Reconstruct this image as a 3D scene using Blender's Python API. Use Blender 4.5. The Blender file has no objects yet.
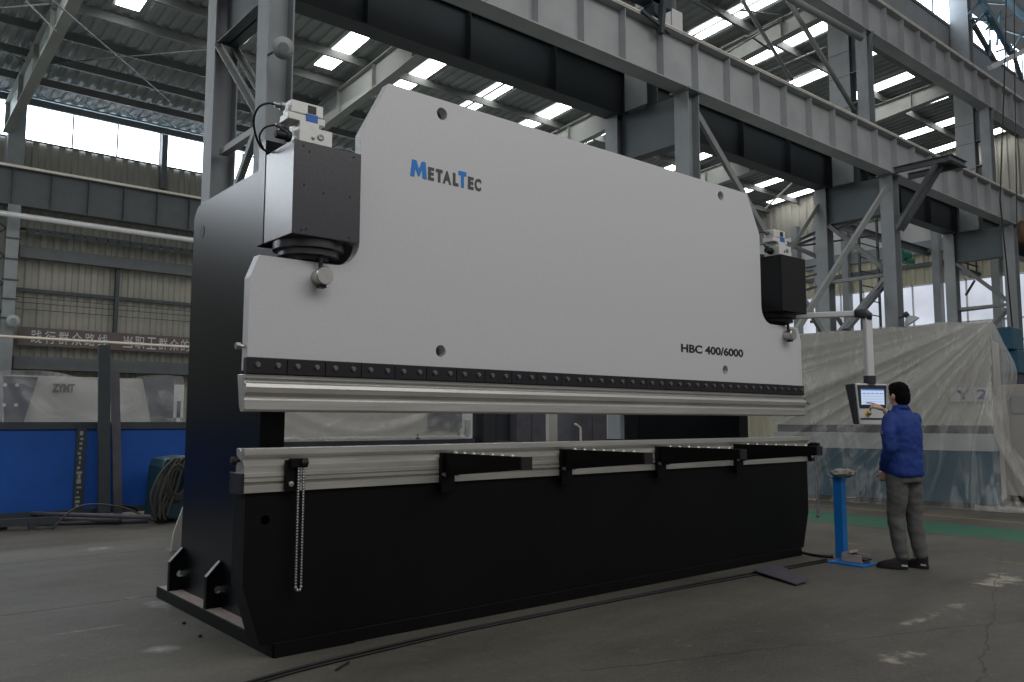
import bpy, bmesh, math, random
from mathutils import Vector, Matrix, noise
random.seed(7)
SC = bpy.context.scene
COL = SC.collection
PI = math.pi
# ---------------------------------------------------------------- camera model
H = 1.374; FPX = 819.4; YAW, PITCH, ROLL = .700, .096, .002
cF = Vector((math.sin(YAW)*math.cos(PITCH), math.cos(YAW)*math.cos(PITCH), math.sin(PITCH)))
_r = Vector((math.cos(YAW), -math.sin(YAW), 0)); _u = _r.cross(cF)
cR = math.cos(ROLL)*_r + math.sin(ROLL)*_u; cU = -math.sin(ROLL)*_r + math.cos(ROLL)*_u
cC = Vector((0, 0, H))
def ray(u, v): return cF + cR*((u-512)/FPX) - cU*((v-341)/FPX)
def aty(u, v, y): d = ray(u, v); return cC + d*(y/d.y)
def atx(u, v, x): d = ray(u, v); return cC + d*(x/d.x)
def atz(u, v, z=0): d = ray(u, v); return cC + d*((z-H)/d.z)
cam = bpy.data.cameras.new('camera'); cam.sensor_width = 36; cam.lens = 36*FPX/1024
cam.clip_end = 400
co = bpy.data.objects.new('camera', cam); COL.objects.link(co)
co.matrix_world = Matrix(((cR.x, cU.x, -cF.x, 0), (cR.y, cU.y, -cF.y, 0), (cR.z, cU.z, -cF.z, H), (0, 0, 0, 1)))
SC.camera = co
# ---------------------------------------------------------------- materials
def newmat(name):
    m = bpy.data.materials.new(name); m.use_nodes = True
    nt = m.node_tree; nt.nodes.clear()
    out = nt.nodes.new('ShaderNodeOutputMaterial')
    return m, nt, out
def N(nt, t, **k):
    n = nt.nodes.new(t)
    for a, b in k.items():
        if a in n.inputs: n.inputs[a].default_value = b
        else: setattr(n, a, b)
    return n
def lk(nt, a, b): nt.links.new(a, b)
def s2l(c): return tuple(((x/255)/12.92 if x/255 <= .04045 else ((x/255+.055)/1.055)**2.4) for x in c)
def mat(name, rgb, rough=.5, metal=0., var=.12, scale=3., bump=0., bscale=60., coord='obj', spec=.5, stretch=None, rvar=0.):
    m, nt, out = newmat(name)
    c = s2l(rgb)
    p = N(nt, 'ShaderNodeBsdfPrincipled', Metallic=metal, Roughness=rough)
    p.inputs['Specular IOR Level'].default_value = spec
    tc = N(nt, 'ShaderNodeNewGeometry')
    vec = tc.outputs['Position']
    if stretch:
        mp = N(nt, 'ShaderNodeMapping'); mp.inputs['Scale'].default_value = stretch
        lk(nt, vec, mp.inputs['Vector']); vec = mp.outputs['Vector']
    no = N(nt, 'ShaderNodeTexNoise', Scale=scale, Detail=6., Roughness=.6)
    lk(nt, vec, no.inputs['Vector'])
    cr = N(nt, 'ShaderNodeValToRGB')
    a = cr.color_ramp.elements
    a[0].position = .3; a[1].position = .7
    a[0].color = tuple(x*(1-var) for x in c)+(1,); a[1].color = tuple(min(1, x*(1+var)) for x in c)+(1,)
    lk(nt, no.outputs['Fac'], cr.inputs['Fac']); lk(nt, cr.outputs['Color'], p.inputs['Base Color'])
    if rvar:
        mr = N(nt, 'ShaderNodeMapRange'); mr.inputs['To Min'].default_value = rough-rvar; mr.inputs['To Max'].default_value = rough+rvar
        lk(nt, no.outputs['Fac'], mr.inputs['Value']); lk(nt, mr.outputs['Result'], p.inputs['Roughness'])
    if bump:
        n2 = N(nt, 'ShaderNodeTexNoise', Scale=bscale, Detail=3.)
        lk(nt, vec, n2.inputs['Vector'])
        b = N(nt, 'ShaderNodeBump', Strength=bump, Distance=.01)
        lk(nt, n2.outputs['Fac'], b.inputs['Height']); lk(nt, b.outputs['Normal'], p.inputs['Normal'])
    lk(nt, p.outputs['BSDF'], out.inputs['Surface'])
    return m
def emis(name, rgb, strength, var=.1, scale=1.5):
    m, nt, out = newmat(name)
    e = N(nt, 'ShaderNodeEmission', Strength=strength)
    tc = N(nt, 'ShaderNodeNewGeometry'); no = N(nt, 'ShaderNodeTexNoise', Scale=scale)
    lk(nt, tc.outputs['Position'], no.inputs['Vector'])
    cr = N(nt, 'ShaderNodeValToRGB'); c = s2l(rgb)
    cr.color_ramp.elements[0].color = tuple(x*(1-var) for x in c)+(1,); cr.color_ramp.elements[1].color = c+(1,)
    lk(nt, no.outputs['Fac'], cr.inputs['Fac']); lk(nt, cr.outputs['Color'], e.inputs['Color'])
    lk(nt, e.outputs['Emission'], out.inputs['Surface'])
    return m
def plastic(name, rgb, opac, scale=(1, 1, 1), bump=.6, rough=.28, ns=2.2, low=None, amt=.3):
    """creased translucent film"""
    m, nt, out = newmat(name); c = s2l(rgb)
    p = N(nt, 'ShaderNodeBsdfPrincipled', Roughness=rough); p.inputs['Base Color'].default_value = c+(1,)
    p.inputs['Specular IOR Level'].default_value = .9
    tr = N(nt, 'ShaderNodeBsdfTransparent'); mx = N(nt, 'ShaderNodeMixShader')
    tc = N(nt, 'ShaderNodeNewGeometry'); mp = N(nt, 'ShaderNodeMapping'); mp.inputs['Scale'].default_value = scale
    lk(nt, tc.outputs['Position'], mp.inputs['Vector'])
    no = N(nt, 'ShaderNodeTexNoise', Scale=ns, Detail=7., Roughness=.62, Distortion=.8); lk(nt, mp.outputs['Vector'], no.inputs['Vector'])
    rd = N(nt, 'ShaderNodeValToRGB'); e = rd.color_ramp.elements
    e[0].position = .44; e[0].color = (0, 0, 0, 1); e[1].position = .5; e[1].color = (1, 1, 1, 1)
    e2 = rd.color_ramp.elements.new(.56); e2.color = (0, 0, 0, 1)
    lk(nt, no.outputs['Fac'], rd.inputs['Fac'])
    ad = N(nt, 'ShaderNodeMath', operation='MULTIPLY_ADD'); ad.inputs[1].default_value = amt; ad.inputs[2].default_value = opac  # more opaque ridges imitate highlight streaks along the folds
    if low is not None:   # the film hangs double over the upper part, single below
        sz = N(nt, 'ShaderNodeSeparateXYZ'); lk(nt, tc.outputs['Position'], sz.inputs[0])
        mr = N(nt, 'ShaderNodeMapRange'); mr.inputs['From Min'].default_value = 1.1; mr.inputs['From Max'].default_value = 1.5; mr.inputs['To Min'].default_value = low; mr.inputs['To Max'].default_value = opac
        lk(nt, sz.outputs[2], mr.inputs['Value']); lk(nt, mr.outputs['Result'], ad.inputs[2])
    lk(nt, rd.outputs['Color'], ad.inputs[0]); lk(nt, ad.outputs[0], mx.inputs['Fac'])
    b = N(nt, 'ShaderNodeBump', Strength=bump, Distance=.05); lk(nt, no.outputs['Fac'], b.inputs['Height']); lk(nt, b.outputs['Normal'], p.inputs['Normal'])
    lk(nt, tr.outputs[0], mx.inputs[1]); lk(nt, p.outputs[0], mx.inputs[2]); lk(nt, mx.outputs[0], out.inputs['Surface'])
    return m
M = {}
M['ram'] = mat('light grey sprayed paint', (197, 197, 198), .45, 0, .05, 90, .12, 260)
M['ramedge'] = mat('light grey edge paint', (214, 212, 212), .4, 0, .05, 60)
M['black'] = mat('satin black paint', (9, 10, 10), .5, 0, .25, 2, .08, 180, spec=.16)
M['frame'] = mat('blue black frame paint', (9, 12, 17), .3, 0, .2, 2, .08, 150, spec=.2)
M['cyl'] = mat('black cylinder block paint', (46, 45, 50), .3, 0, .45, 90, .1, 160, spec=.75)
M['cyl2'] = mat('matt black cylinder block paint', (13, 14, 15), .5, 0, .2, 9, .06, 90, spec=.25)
M['clamp'] = mat('blackened steel clamp', (34, 34, 38), .45, .3, .15, 20)
M['steel'] = mat('machined tool steel', (190, 188, 182), .36, .6, .14, 1.4, .05, 90, stretch=(1.2, 12, 26), rvar=.07)
M['steel2'] = mat('ground die steel', (172, 169, 161), .42, .55, .2, 1.2, .05, 90, stretch=(1.5, 10, 18), rvar=.08)
M['pin'] = mat('bright turned steel', (190, 188, 182), .28, .9, .1, 12)
M['bolt'] = mat('dark zinc bolt', (132, 132, 134), .3, .8, .1, 30)
M['dark'] = mat('dark rubber', (15, 15, 16), .6, 0, .1, 10)
M['hole'] = mat('shadowed bore steel', (120, 118, 114), .5, .4, .2, 20)
M['white'] = mat('white machined housing', (205, 205, 200), .4, .2, .06, 20)
M['blueplate'] = mat('blue nameplate', (20, 90, 170), .4, 0, .05, 20)
M['logoblue'] = mat('logo blue print', (0, 118, 200), .5, 0, .03, 20)
M['logogrey'] = mat('logo dark grey print', (66, 66, 64), .5, 0, .03, 20)
M['print'] = mat('black print', (30, 30, 30), .5, 0, .03, 20)
M['girder'] = mat('grey painted girder steel', (158, 161, 162), .6, 0, .14, 1.3, .1, 40)
M['column'] = mat('grey painted column steel', (128, 133, 135), .6, 0, .14, 1.6, .1, 40)
M['rafter'] = mat('pale grey rafter paint', (134, 137, 132), .6, 0, .12, 1.2)
M['purlin'] = mat('dark purlin steel', (96, 99, 96), .6, 0, .2, 2)
M['brace'] = mat('grey brace steel', (128, 131, 130), .55, 0, .14, 3)
M['dkbrace'] = mat('dark grey brace steel', (84, 88, 90), .55, 0, .14, 3)
M['rail'] = mat('pale conductor rail', (222, 214, 200), .5, .3, .12, 3)
M['roof'] = mat('corrugated roof sheet', (128, 134, 132), .6, 0, .22, .8)
M['wall'] = mat('corrugated wall cladding', (142, 140, 130), .7, 0, .12, .7)
M['wall2'] = mat('cream wall cladding', (188, 183, 160), .7, 0, .12, .7)
M['pale'] = mat('pale wall panel', (198, 200, 198), .7, 0, .06, .7)
M['sign'] = mat('dark maroon sign board', (92, 82, 80), .7, 0, .1, 2)
M['signtext'] = mat('white sign lettering', (190, 190, 188), .6, 0, .03, 5)
M['sky'] = emis('daylight through roof sheet', (255, 255, 255), 9)
M['win'] = emis('overcast daylight in window', (228, 240, 255), 7)
M['winlow'] = emis('hazy window daylight', (215, 222, 235), 1.25, .6, .7)
M['bluepanel'] = mat('cobalt blue panel', (8, 80, 168), .55, 0, .1, 3)
M['fence'] = mat('dark green grey frame', (54, 62, 66), .6, 0, .2, 4)
M['channel'] = mat('mill scale steel', (86, 84, 92), .55, .2, .2, 5)
M['teal'] = mat('teal machine paint', (14, 70, 90), .5, 0, .15, 2)
M['coverwhite'] = mat('off white machine paint', (172, 170, 164), .6, 0, .05, 2)
M['coverdark'] = mat('slate machine paint', (58, 62, 74), .6, 0, .1, 2)
M['standblue'] = mat('bright blue stand paint', (14, 112, 188), .45, 0, .1, 5)
M['pedal'] = mat('pinkish grey cast housing', (160, 148, 142), .6, 0, .15, 20)
M['alu'] = mat('satin aluminium tube', (205, 205, 205), .4, .2, .04, 10)
M['panel'] = mat('dark control housing', (42, 44, 50), .45, 0, .1, 10)
M['cable'] = mat('grey rubber cable', (62, 62, 60), .6, 0, .2, 12)
M['cableblack'] = mat('black rubber cable', (16, 16, 16), .55, 0, .2, 12)
M['green'] = mat('green motor paint', (20, 104, 80), .5, 0, .12, 8)
M['glass'] = mat('frosted lamp glass', (122, 128, 126), .2, 0, .1, 9)
M['skin'] = mat('skin', (196, 160, 142), .55, 0, .08, 20)
M['hair'] = mat('black hair', (7, 7, 8), .9, 0, .3, 60, .5, 120, spec=.1)
M['teal2'] = mat('dark teal welder paint', (22, 56, 66), .5, 0, .15, 5)
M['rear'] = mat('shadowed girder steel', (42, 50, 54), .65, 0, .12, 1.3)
M['jacket'] = mat('royal blue work jacket', (5, 46, 118), .75, 0, .14, 9, .9, 14)
M['trousers'] = mat('charcoal cotton trousers', (84, 83, 82), .85, 0, .12, 9, .9, 11)
M['shoe'] = mat('black trainer mesh', (20, 20, 22), .6, 0, .2, 20)
M['sole'] = mat('dark rubber sole', (30, 30, 32), .7, 0, .1, 20)
M['shoewhite'] = mat('white shoe trim', (190, 190, 190), .6, 0, .05, 20)
M['screen'] = emis('lit control screen', (205, 222, 250), .85, .06)
M['screenblue'] = emis('screen blue bars', (90, 130, 210), .7, .06)
M['yellow'] = mat('yellow button plate', (215, 170, 20), .5, 0, .05, 20)
M['red'] = mat('red warning print', (180, 60, 40), .5, 0, .05, 20)
M['glove'] = mat('off white knit glove', (152, 150, 142), .85, 0, .2, 30, .5, 90)
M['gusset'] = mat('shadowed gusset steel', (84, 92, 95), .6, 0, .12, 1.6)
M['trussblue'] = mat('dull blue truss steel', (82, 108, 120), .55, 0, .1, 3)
M['navy'] = mat('navy stencil paint', (8, 36, 110), .5, 0, .05, 20)
M['film'] = plastic('creased plastic film', (196, 194, 188), .38, (.9, .9, .2), .35, .22, 1.8, low=.12, amt=.2)
M['filmlow'] = plastic('loose plastic film hem', (205, 206, 204), .22, (2.4, 2.4, .5), .9)
M['filmback'] = plastic('clear plastic dust sheet', (206, 206, 202), .22, (.5, .5, .9), .3, .25, 2., amt=.16)
# ---------------------------------------------------------------- geometry helpers
class MB:
    def __init__(s): s.bm = bmesh.new(); s.smooth = False
    def box(s, x0, x1, y0, y1, z0, z1):
        vs = [s.bm.verts.new((x, y, z)) for x in (x0, x1) for y in (y0, y1) for z in (z0, z1)]
        for f in ((0, 1, 3, 2), (4, 6, 7, 5), (0, 4, 5, 1), (2, 3, 7, 6), (0, 2, 6, 4), (1, 5, 7, 3)):
            s.bm.faces.new([vs[i] for i in f])
        return s
    def prism(s, pts, axis, a, b):
        """pts 2d polygon; axis 'y' -> pts (x,z), 'x' -> pts (y,z), 'z' -> pts (x,y)"""
        def P(p, t): return (p[0], t, p[1]) if axis == 'y' else ((t, p[0], p[1]) if axis == 'x' else (p[0], p[1], t))
        v0 = [s.bm.verts.new(P(p, a)) for p in pts]; v1 = [s.bm.verts.new(P(p, b)) for p in pts]
        n = len(pts)
        s.bm.faces.new(v0); s.bm.faces.new(v1[::-1])
        for i in range(n): s.bm.faces.new((v0[i], v0[(i+1) % n], v1[(i+1) % n], v1[i]))
        return s
    def frame(s, a, b, up=Vector((0, 0, 1))):
        d = (b-a).normalized()
        if abs(d.dot(up)) > .98: up = Vector((0, 1, 0))
        x = d.cross(up).normalized(); y = x.cross(d)
        return d, x, y
    def sect(s, a, b, pts, up=Vector((0, 0, 1))):
        a = Vector(a); b = Vector(b); d, x, y = s.frame(a, b, up)
        v0 = [s.bm.verts.new(a+x*p[0]+y*p[1]) for p in pts]; v1 = [s.bm.verts.new(b+x*p[0]+y*p[1]) for p in pts]
        n = len(pts); s.bm.faces.new(v0); s.bm.faces.new(v1[::-1])
        for i in range(n): s.bm.faces.new((v0[i], v0[(i+1) % n], v1[(i+1) % n], v1[i]))
        return s
    def bar(s, a, b, w, h, up=Vector((0, 0, 1))):
        return s.sect(a, b, [(-w/2, -h/2), (w/2, -h/2), (w/2, h/2), (-w/2, h/2)], up)
    def angle(s, a, b, w, t=.012, up=Vector((0, 0, 1))):
        return s.sect(a, b, [(-w/2, -w/2), (w/2, -w/2), (w/2, -w/2+t), (-w/2+t, -w/2+t), (-w/2+t, w/2), (-w/2, w/2)], up)
    def ibeam(s, a, b, w, h, tf=.02, tw=.014, up=Vector((0, 0, 1))):
        W, T, Hh = w/2, tw/2, h/2
        return s.sect(a, b, [(-W, -Hh), (W, -Hh), (W, -Hh+tf), (T, -Hh+tf), (T, Hh-tf), (W, Hh-tf), (W, Hh), (-W, Hh), (-W, Hh-tf), (-T, Hh-tf), (-T, -Hh+tf), (-W, -Hh+tf)], up)
    def tube(s, pts, r, n=10, closed=False, cap=True):
        pts = [Vector(p) for p in pts]; rings = []
        rr = r if isinstance(r, (list, tuple)) else [r]*len(pts)
        prev = None; m = len(pts)
        for i, p in enumerate(pts):
            if closed: d = pts[(i+1) % m]-pts[i-1]
            else: d = (pts[min(i+1, m-1)]-pts[max(i-1, 0)])
            d.normalize()
            if prev is None:
                up = Vector((0, 0, 1)) if abs(d.z) < .9 else Vector((1, 0, 0)); x = d.cross(up).normalized()
            else: x = (prev-d*prev.dot(d)).normalized()
            prev = x; y = d.cross(x)
            rings.append([s.bm.verts.new(p+(x*math.cos(2*PI*k/n)+y*math.sin(2*PI*k/n))*rr[i]) for k in range(n)])
        for i in range(m if closed else m-1):
            A, B = rings[i], rings[(i+1) % m]
            for k in range(n): s.bm.faces.new((A[k], A[(k+1) % n], B[(k+1) % n], B[k]))
        if cap and not closed: s.bm.faces.new(rings[0][::-1]); s.bm.faces.new(rings[-1])
        return s
    def lathe(s, a, d, prof, n=24):
        """prof: list of (dist along d, radius)"""
        a = Vector(a); d = Vector(d).normalized()
        return s.tube([a+d*(t+i*1e-6) for i, (t, r) in enumerate(prof)], [max(r, 1e-4) for t, r in prof], n)
    def ball(s, c, r, seg=12, ring=8, sc=(1, 1, 1)):
        m = Matrix.Translation(c) @ Matrix.Diagonal((sc[0], sc[1], sc[2], 1))
        bmesh.ops.create_uvsphere(s.bm, u_segments=seg, v_segments=ring, radius=r, matrix=m); return s
    def grid(s, fn, nu, nv):
        g = [[s.bm.verts.new(fn(i/nu, j/nv)) for j in range(nv+1)] for i in range(nu+1)]
        for i in range(nu):
            for j in range(nv): s.bm.faces.new((g[i][j], g[i+1][j], g[i+1][j+1], g[i][j+1]))
        return s
def root_of(p):
    while p.parent: p = p.parent
    return p
def obj(name, mb, m, parent=None, smooth=False, bevel=0, subs=0, angle=None):
    me = bpy.data.meshes.new(name)
    bm = mb.bm
    if len(bm.faces): bmesh.ops.recalc_face_normals(bm, faces=bm.faces[:])
    if bevel:
        pass
    if parent:
        off = root_of(parent).location
        bmesh.ops.translate(bm, verts=bm.verts[:], vec=-off)
        org = Vector((0, 0, 0))
    else:
        lo = Vector((1e9,)*3); hi = -lo
        for v in bm.verts:
            for k in range(3): lo[k] = min(lo[k], v.co[k]); hi[k] = max(hi[k], v.co[k])
        org = Vector(((lo.x+hi.x)/2, (lo.y+hi.y)/2, lo.z))
        bmesh.ops.translate(bm, verts=bm.verts[:], vec=-org)
    if smooth:
        for f in bm.faces: f.smooth = True
    bm.to_mesh(me); bm.free()
    me.materials.append(M[m] if isinstance(m, str) else m)
    o = bpy.data.objects.new(name, me); COL.objects.link(o)
    if parent: o.parent = parent
    else: o.location = org
    if bevel:
        md = o.modifiers.new('bevel', 'BEVEL'); md.width = bevel; md.segments = 2; md.limit_method = 'ANGLE'
    if smooth and angle:
        try: me.set_sharp_from_angle(angle=math.radians(angle))
        except Exception: pass
    return o
def tag(o, label=None, cat=None, group=None, kind=None):
    if label: o['label'] = label
    if cat: o['category'] = cat
    if group: o['group'] = group
    if kind: o['kind'] = kind
    return o
def empty(name, loc, label, cat, group=None, kind=None):
    o = bpy.data.objects.new(name, None); COL.objects.link(o); o.location = loc; o.empty_display_size = .2
    return tag(o, label, cat, group, kind)
def dup(o, off, parent=None):
    c = o.copy(); COL.objects.link(c)
    if parent: c.parent = parent
    else: c.location = o.location+Vector(off)
    for ch in list(o.children):
        dupc(ch, c)
    return c
def dupc(o, parent):
    c = o.copy(); COL.objects.link(c); c.parent = parent
    for ch in list(o.children): dupc(ch, c)
def glyph(body, x0, x1, z0, z1, y, m, parent, name='lettering', bold=0., normal='y', extr=.0015, flip=False):
    """text fitted to a box on a plane; normal 'y' faces -Y, 'x' faces -X (x0,x1 then run along -Y)"""
    cu = bpy.data.curves.new('txt', 'FONT'); cu.body = body; cu.size = 1; cu.offset = bold; cu.extrude = .01; cu.resolution_u = 4
    t = bpy.data.objects.new('txt', cu); COL.objects.link(t)
    dg = bpy.context.evaluated_depsgraph_get(); me = bpy.data.meshes.new_from_object(t.evaluated_get(dg))
    bpy.data.objects.remove(t); bpy.data.curves.remove(cu)
    xs = [v.co.x for v in me.vertices]; ys = [v.co.y for v in me.vertices]
    if not xs: return None
    ax, bx_, ay, by = min(xs), max(xs), min(ys), max(ys)
    off = root_of(parent).location if parent else Vector((0, 0, 0))
    for v in me.vertices:
        a = x0+(v.co.x-ax)/(bx_-ax)*(x1-x0); b = z0+(v.co.y-ay)/(by-ay)*(z1-z0); e = (v.co.z/.01)*extr
        v.co = (Vector((a, y-e, b)) if normal == 'y' else Vector((y-e, a, b))) - off
    me.materials.clear(); me.materials.append(M[m])
    o = bpy.data.objects.new(name, me); COL.objects.link(o)
    if parent: o.parent = parent
    return o
def vbevel(pts, idx, r):
    return pts
def smooth_path(pts, k=6):
    P = [Vector(p) for p in pts]; out = []
    for i in range(len(P)-1):
        p0 = P[max(i-1, 0)]; p1 = P[i]; p2 = P[i+1]; p3 = P[min(i+2, len(P)-1)]
        for j in range(k):
            t = j/k
            out.append(.5*((2*p1)+(-p0+p2)*t+(2*p0-5*p1+4*p2-p3)*t*t+(-p0+3*p1-3*p2+p3)*t**3))
    out.append(P[-1]); return out
# ================================================================ PRESS BRAKE
YF = 4.62
XC = 4.93
PB = empty('press_brake', (XC, 5.6, 0), 'huge press brake with light grey ram, black bed and blue METALTEC lettering', 'machine')
def boolean_holes(o, holes):
    for (x, z, r) in holes:
        mb = MB(); mb.tube([(x, YF-.2, z), (x, YF+.3, z)], r, 28)
        me = bpy.data.meshes.new('c'); bmesh.ops.recalc_face_normals(mb.bm, faces=mb.bm.faces[:]); mb.bm.to_mesh(me); mb.bm.free()
        c = bpy.data.objects.new('c', me); COL.objects.link(c)
        md = o.modifiers.new('b', 'BOOLEAN'); md.operation = 'DIFFERENCE'; md.solver = 'EXACT'; md.object = c
        off = PB.location
        c.location = -Vector(off); o_p = o.parent; o.parent = None
        dg = bpy.context.evaluated_depsgraph_get(); dg.update()
        me2 = bpy.data.meshes.new_from_object(o.evaluated_get(dg)); o.modifiers.clear(); o.data = me2; o.parent = o_p
        bpy.data.objects.remove(c)
def punch(o, x, z, r, ya, yb):
    mb = MB(); mb.tube([(x, ya, z), (x, yb, z)], r, 24); me = bpy.data.meshes.new('c'); bmesh.ops.recalc_face_normals(mb.bm, faces=mb.bm.faces[:]); mb.bm.to_mesh(me); mb.bm.free()
    c = bpy.data.objects.new('c', me); COL.objects.link(c); c.location = -PB.location
    mods = [(m_.width) for m_ in o.modifiers if m_.type == 'BEVEL']; o.modifiers.clear()
    md = o.modifiers.new('b', 'BOOLEAN'); md.operation = 'DIFFERENCE'; md.solver = 'EXACT'; md.object = c
    par = o.parent; o.parent = None; dg = bpy.context.evaluated_depsgraph_get(); dg.update()
    me2 = bpy.data.meshes.new_from_object(o.evaluated_get(dg)); mt_ = o.data.materials[0]; o.modifiers.clear(); o.data = me2; o.parent = par
    me2.materials.clear(); me2.materials.append(mt_); bpy.data.objects.remove(c)
def arc(cx, cz, r, a0, a1, n=10): return [(cx+r*math.cos(a0+(a1-a0)*i/n), cz+r*math.sin(a0+(a1-a0)*i/n)) for i in range(n+1)]
xl, xr = 1.882, 7.878
XM = (xl+xr)/2
half = [(xl, 1.62), (xl, 2.205), (1.935, 2.345), (2.43, 2.345)]+arc(2.43, 2.515, .17, -PI/2, 0, 8)+[(2.6, 3.24), (2.80, 3.632)]
rp = half+[(2*XM-x, z) for x, z in reversed(half)]
ram = obj('ram_plate', MB().prism(rp, 'y', YF, YF+.08), 'ram', PB)
boolean_holes(ram, [(3.24, 3.53, .045), (6.52, 3.53, .045), (3.25, 1.845, .042), (6.53, 1.85, .042), (1.93, 2.02, .001)])
ram.data.materials.clear(); ram.data.materials.append(M['ram'])
tag(ram, 'light grey ram plate with lettering')
for (x, z, r) in [(3.24, 3.53, .045), (6.52, 3.53, .045), (3.25, 1.845, .042), (6.53, 1.85, .042)]:
    obj('bore_liner', MB().tube([(x, YF+.079, z), (x, YF+.09, z)], r+.01, 24), 'hole', ram)
# lettering
L0, L1 = 410.3, 480.6
def lx(zx): return 2.98+(zx-105)/720*.61
for ch, a, b, big in (('M', 105, 265, 1), ('E', 278, 337, 0), ('T', 355, 422, 0), ('A', 424, 512, 0), ('L', 528, 586, 0), ('T', 587, 668, 1), ('E', 686, 747, 0), ('C', 757, 828, 0)):
    if ch == 'M':
        q = lambda u, v: (lx(a)+(lx(b)-lx(a))*u, 3.03+.118*v)
        obj('logo_letter', MB().prism([q(0, 0), q(.10, 1), q(.36, 1), q(.52, .5), q(.68, 1), q(.92, 1), q(1, 0), q(.74, 0), q(.71, .52), q(.56, .08), q(.47, .08), q(.30, .52), q(.25, 0)], 'y', YF-.003, YF-.0005), 'logoblue', ram); continue
    if ch == 'T':
        hh = .118 if big else .093; q = lambda u, v: (lx(a)+(lx(b)-lx(a))*u, 3.03+hh*v)
        obj('logo_letter', MB().prism([q(.31, 0), q(.31, .74), q(0, .74), q(0, 1), q(1, 1), q(1, .74), q(.69, .74), q(.69, 0)], 'y', YF-.003, YF-.0005), 'logoblue' if big else 'logogrey', ram); continue
    if ch in 'EL':
        q = lambda u, v: (lx(a)+(lx(b)-lx(a))*u, 3.03+.093*v)
        pt = [(0, 0), (0, 1), (1, 1), (1, .77), (.46, .77), (.46, .63), (.93, .63), (.93, .39), (.46, .39), (.46, .23), (1, .23), (1, 0)] if ch == 'E' else [(0, 0), (0, 1), (.46, 1), (.46, .24), (1, .24), (1, 0)]
        obj('logo_letter', MB().prism([q(*t) for t in pt], 'y', YF-.003, YF-.0005), 'logogrey', ram); continue
    g = glyph(ch, lx(a), lx(b), 3.03, 3.03+.093, YF-.001, 'logogrey', ram, 'logo_letter', .05)
glyph('HBC 400/6000', 5.872, 6.825, 1.983, 2.06, YF-.001, 'print', ram, 'model_lettering', .032)
# clamps
clamp0 = None
for i in range(24):
    x0 = 1.858+.2485*i
    c = obj('tool_clamp', MB().box(x0, x0+.2455, YF-.055, YF, 1.637, 1.733), 'clamp', PB, bevel=.004)
    for k in (.065, .19):
        obj('clamp_screw', MB().lathe((x0+k, YF-.055, 1.69), (0, -1, 0), [(0, .017), (.003, .017), (.003, .014), (.012, .014), (.0125, .008), (.005, .007)], 12), 'bolt', c, True, angle=40)
obj('clamp_plate', MB().box(xl+.0, 7.90, YF, YF+.1, 1.60, 1.66), 'clamp', PB)
# upper tool (punch) profile in (y,z)
pp = [(YF+.09, 1.635), (YF-.035, 1.635), (YF-.035, 1.612), (YF-.012, 1.606), (YF-.015, 1.59), (YF-.04, 1.582), (YF-.046, 1.56), (YF-.04, 1.53), (YF-.022, 1.505), (YF-.022, 1.492), (YF-.03, 1.488), (YF-.03, 1.432), (YF-.022, 1.42), (YF+.03, 1.418), (YF+.05, 1.45), (YF+.06, 1.5)]
obj('upper_tool', MB().prism(pp, 'x', 1.862, 7.872), 'steel', PB, bevel=.002)
obj('ejector_rod', MB().tube([(7.86, YF+.02, 1.555), (8.02, YF+.02, 1.555)], .008, 8).tube([(8.0, YF+.02, 1.555), (8.03, YF+.02, 1.555)], .013, 8), 'bolt', PB)
obj('ram_end_bolt', MB().tube([(xl-.05, YF+.04, 1.80), (xl+.01, YF+.04, 1.80)], .011, 8).tube([(xl-.055, YF+.04, 1.80), (xl-.03, YF+.04, 1.80)], .022, 6), 'pin', PB)
# lower tool: die on rail
dp = [(YF+0, 1.206), (YF+.045, 1.206), (YF+.06, 1.185), (YF+.075, 1.206), (YF+.12, 1.206), (YF+.12, 1.168), (YF+.09, 1.146), (YF+.09, 1.13), (YF+.03, 1.13), (YF+.03, 1.146), (YF+.0, 1.168)]
obj('die', MB().prism(dp, 'x', 1.885, 7.985), 'steel', PB, bevel=.0015)
rp2 = [(YF+.03, 1.134), (YF+.025, 1.128), (YF, 1.104), (YF, 1.066), (YF-.004, 1.064), (YF-.004, 1.042), (YF+.004, 1.039), (YF+.004, 1.035), (YF-.004, 1.032), (YF-.004, 1.014), (YF+.014, 1.010), (YF+.014, .999), (YF-.004, .996), (YF-.004, .952), (YF+.12, .952), (YF+.12, 1.1), (YF+.09, 1.134)]
obj('die_rail', MB().prism(rp2, 'x', 1.885, 7.985), 'steel2', PB)
obj('rail_end_cap', MB().box(1.868, 1.884, YF-.012, YF+.17, .945, 1.066), 'clamp', PB, bevel=.003)
obj('rail_end_cap', MB().box(7.986, 8.0, YF-.012, YF+.2, .945, 1.066), 'clamp', PB, bevel=.003)
obj('die_knob', MB().lathe((1.86, YF+.07, 1.137), (-1, 0, 0), [(-.03, .01), (0, .01), (.0, .022), (.02, .022), (.025, .015)], 12), 'dark', PB)
# bed
bed = [(1.905, .952), (1.905, .43), (2.02, .075), (7.84, .075), (7.955, .43), (7.955, .952)]
b = obj('bed', MB().prism(bed, 'y', YF+.02, YF+.19), 'black', PB, bevel=.004)
punch(b, 2.03, .79, .028, YF-.1, YF+.5)
obj('bed_bore', MB().tube([(2.03, YF+.024, .79), (2.03, YF+.18, .79)], .0282, 24, cap=False), 'white', b)  # white liner emulates the bright crescent glint inside the bore
obj('bore_end', MB().tube([(2.03, YF+.1, .79), (2.03, YF+.105, .79)], .028, 24), 'black', b)
obj('bed_support', MB().box(2.2, 7.67, YF+.19, YF+.6, .55, 1.13), 'black', PB)
obj('throat_plate', MB().box(2.37, 7.5, YF+1.78, YF+1.84, .08, .95), 'black', PB)
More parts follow.
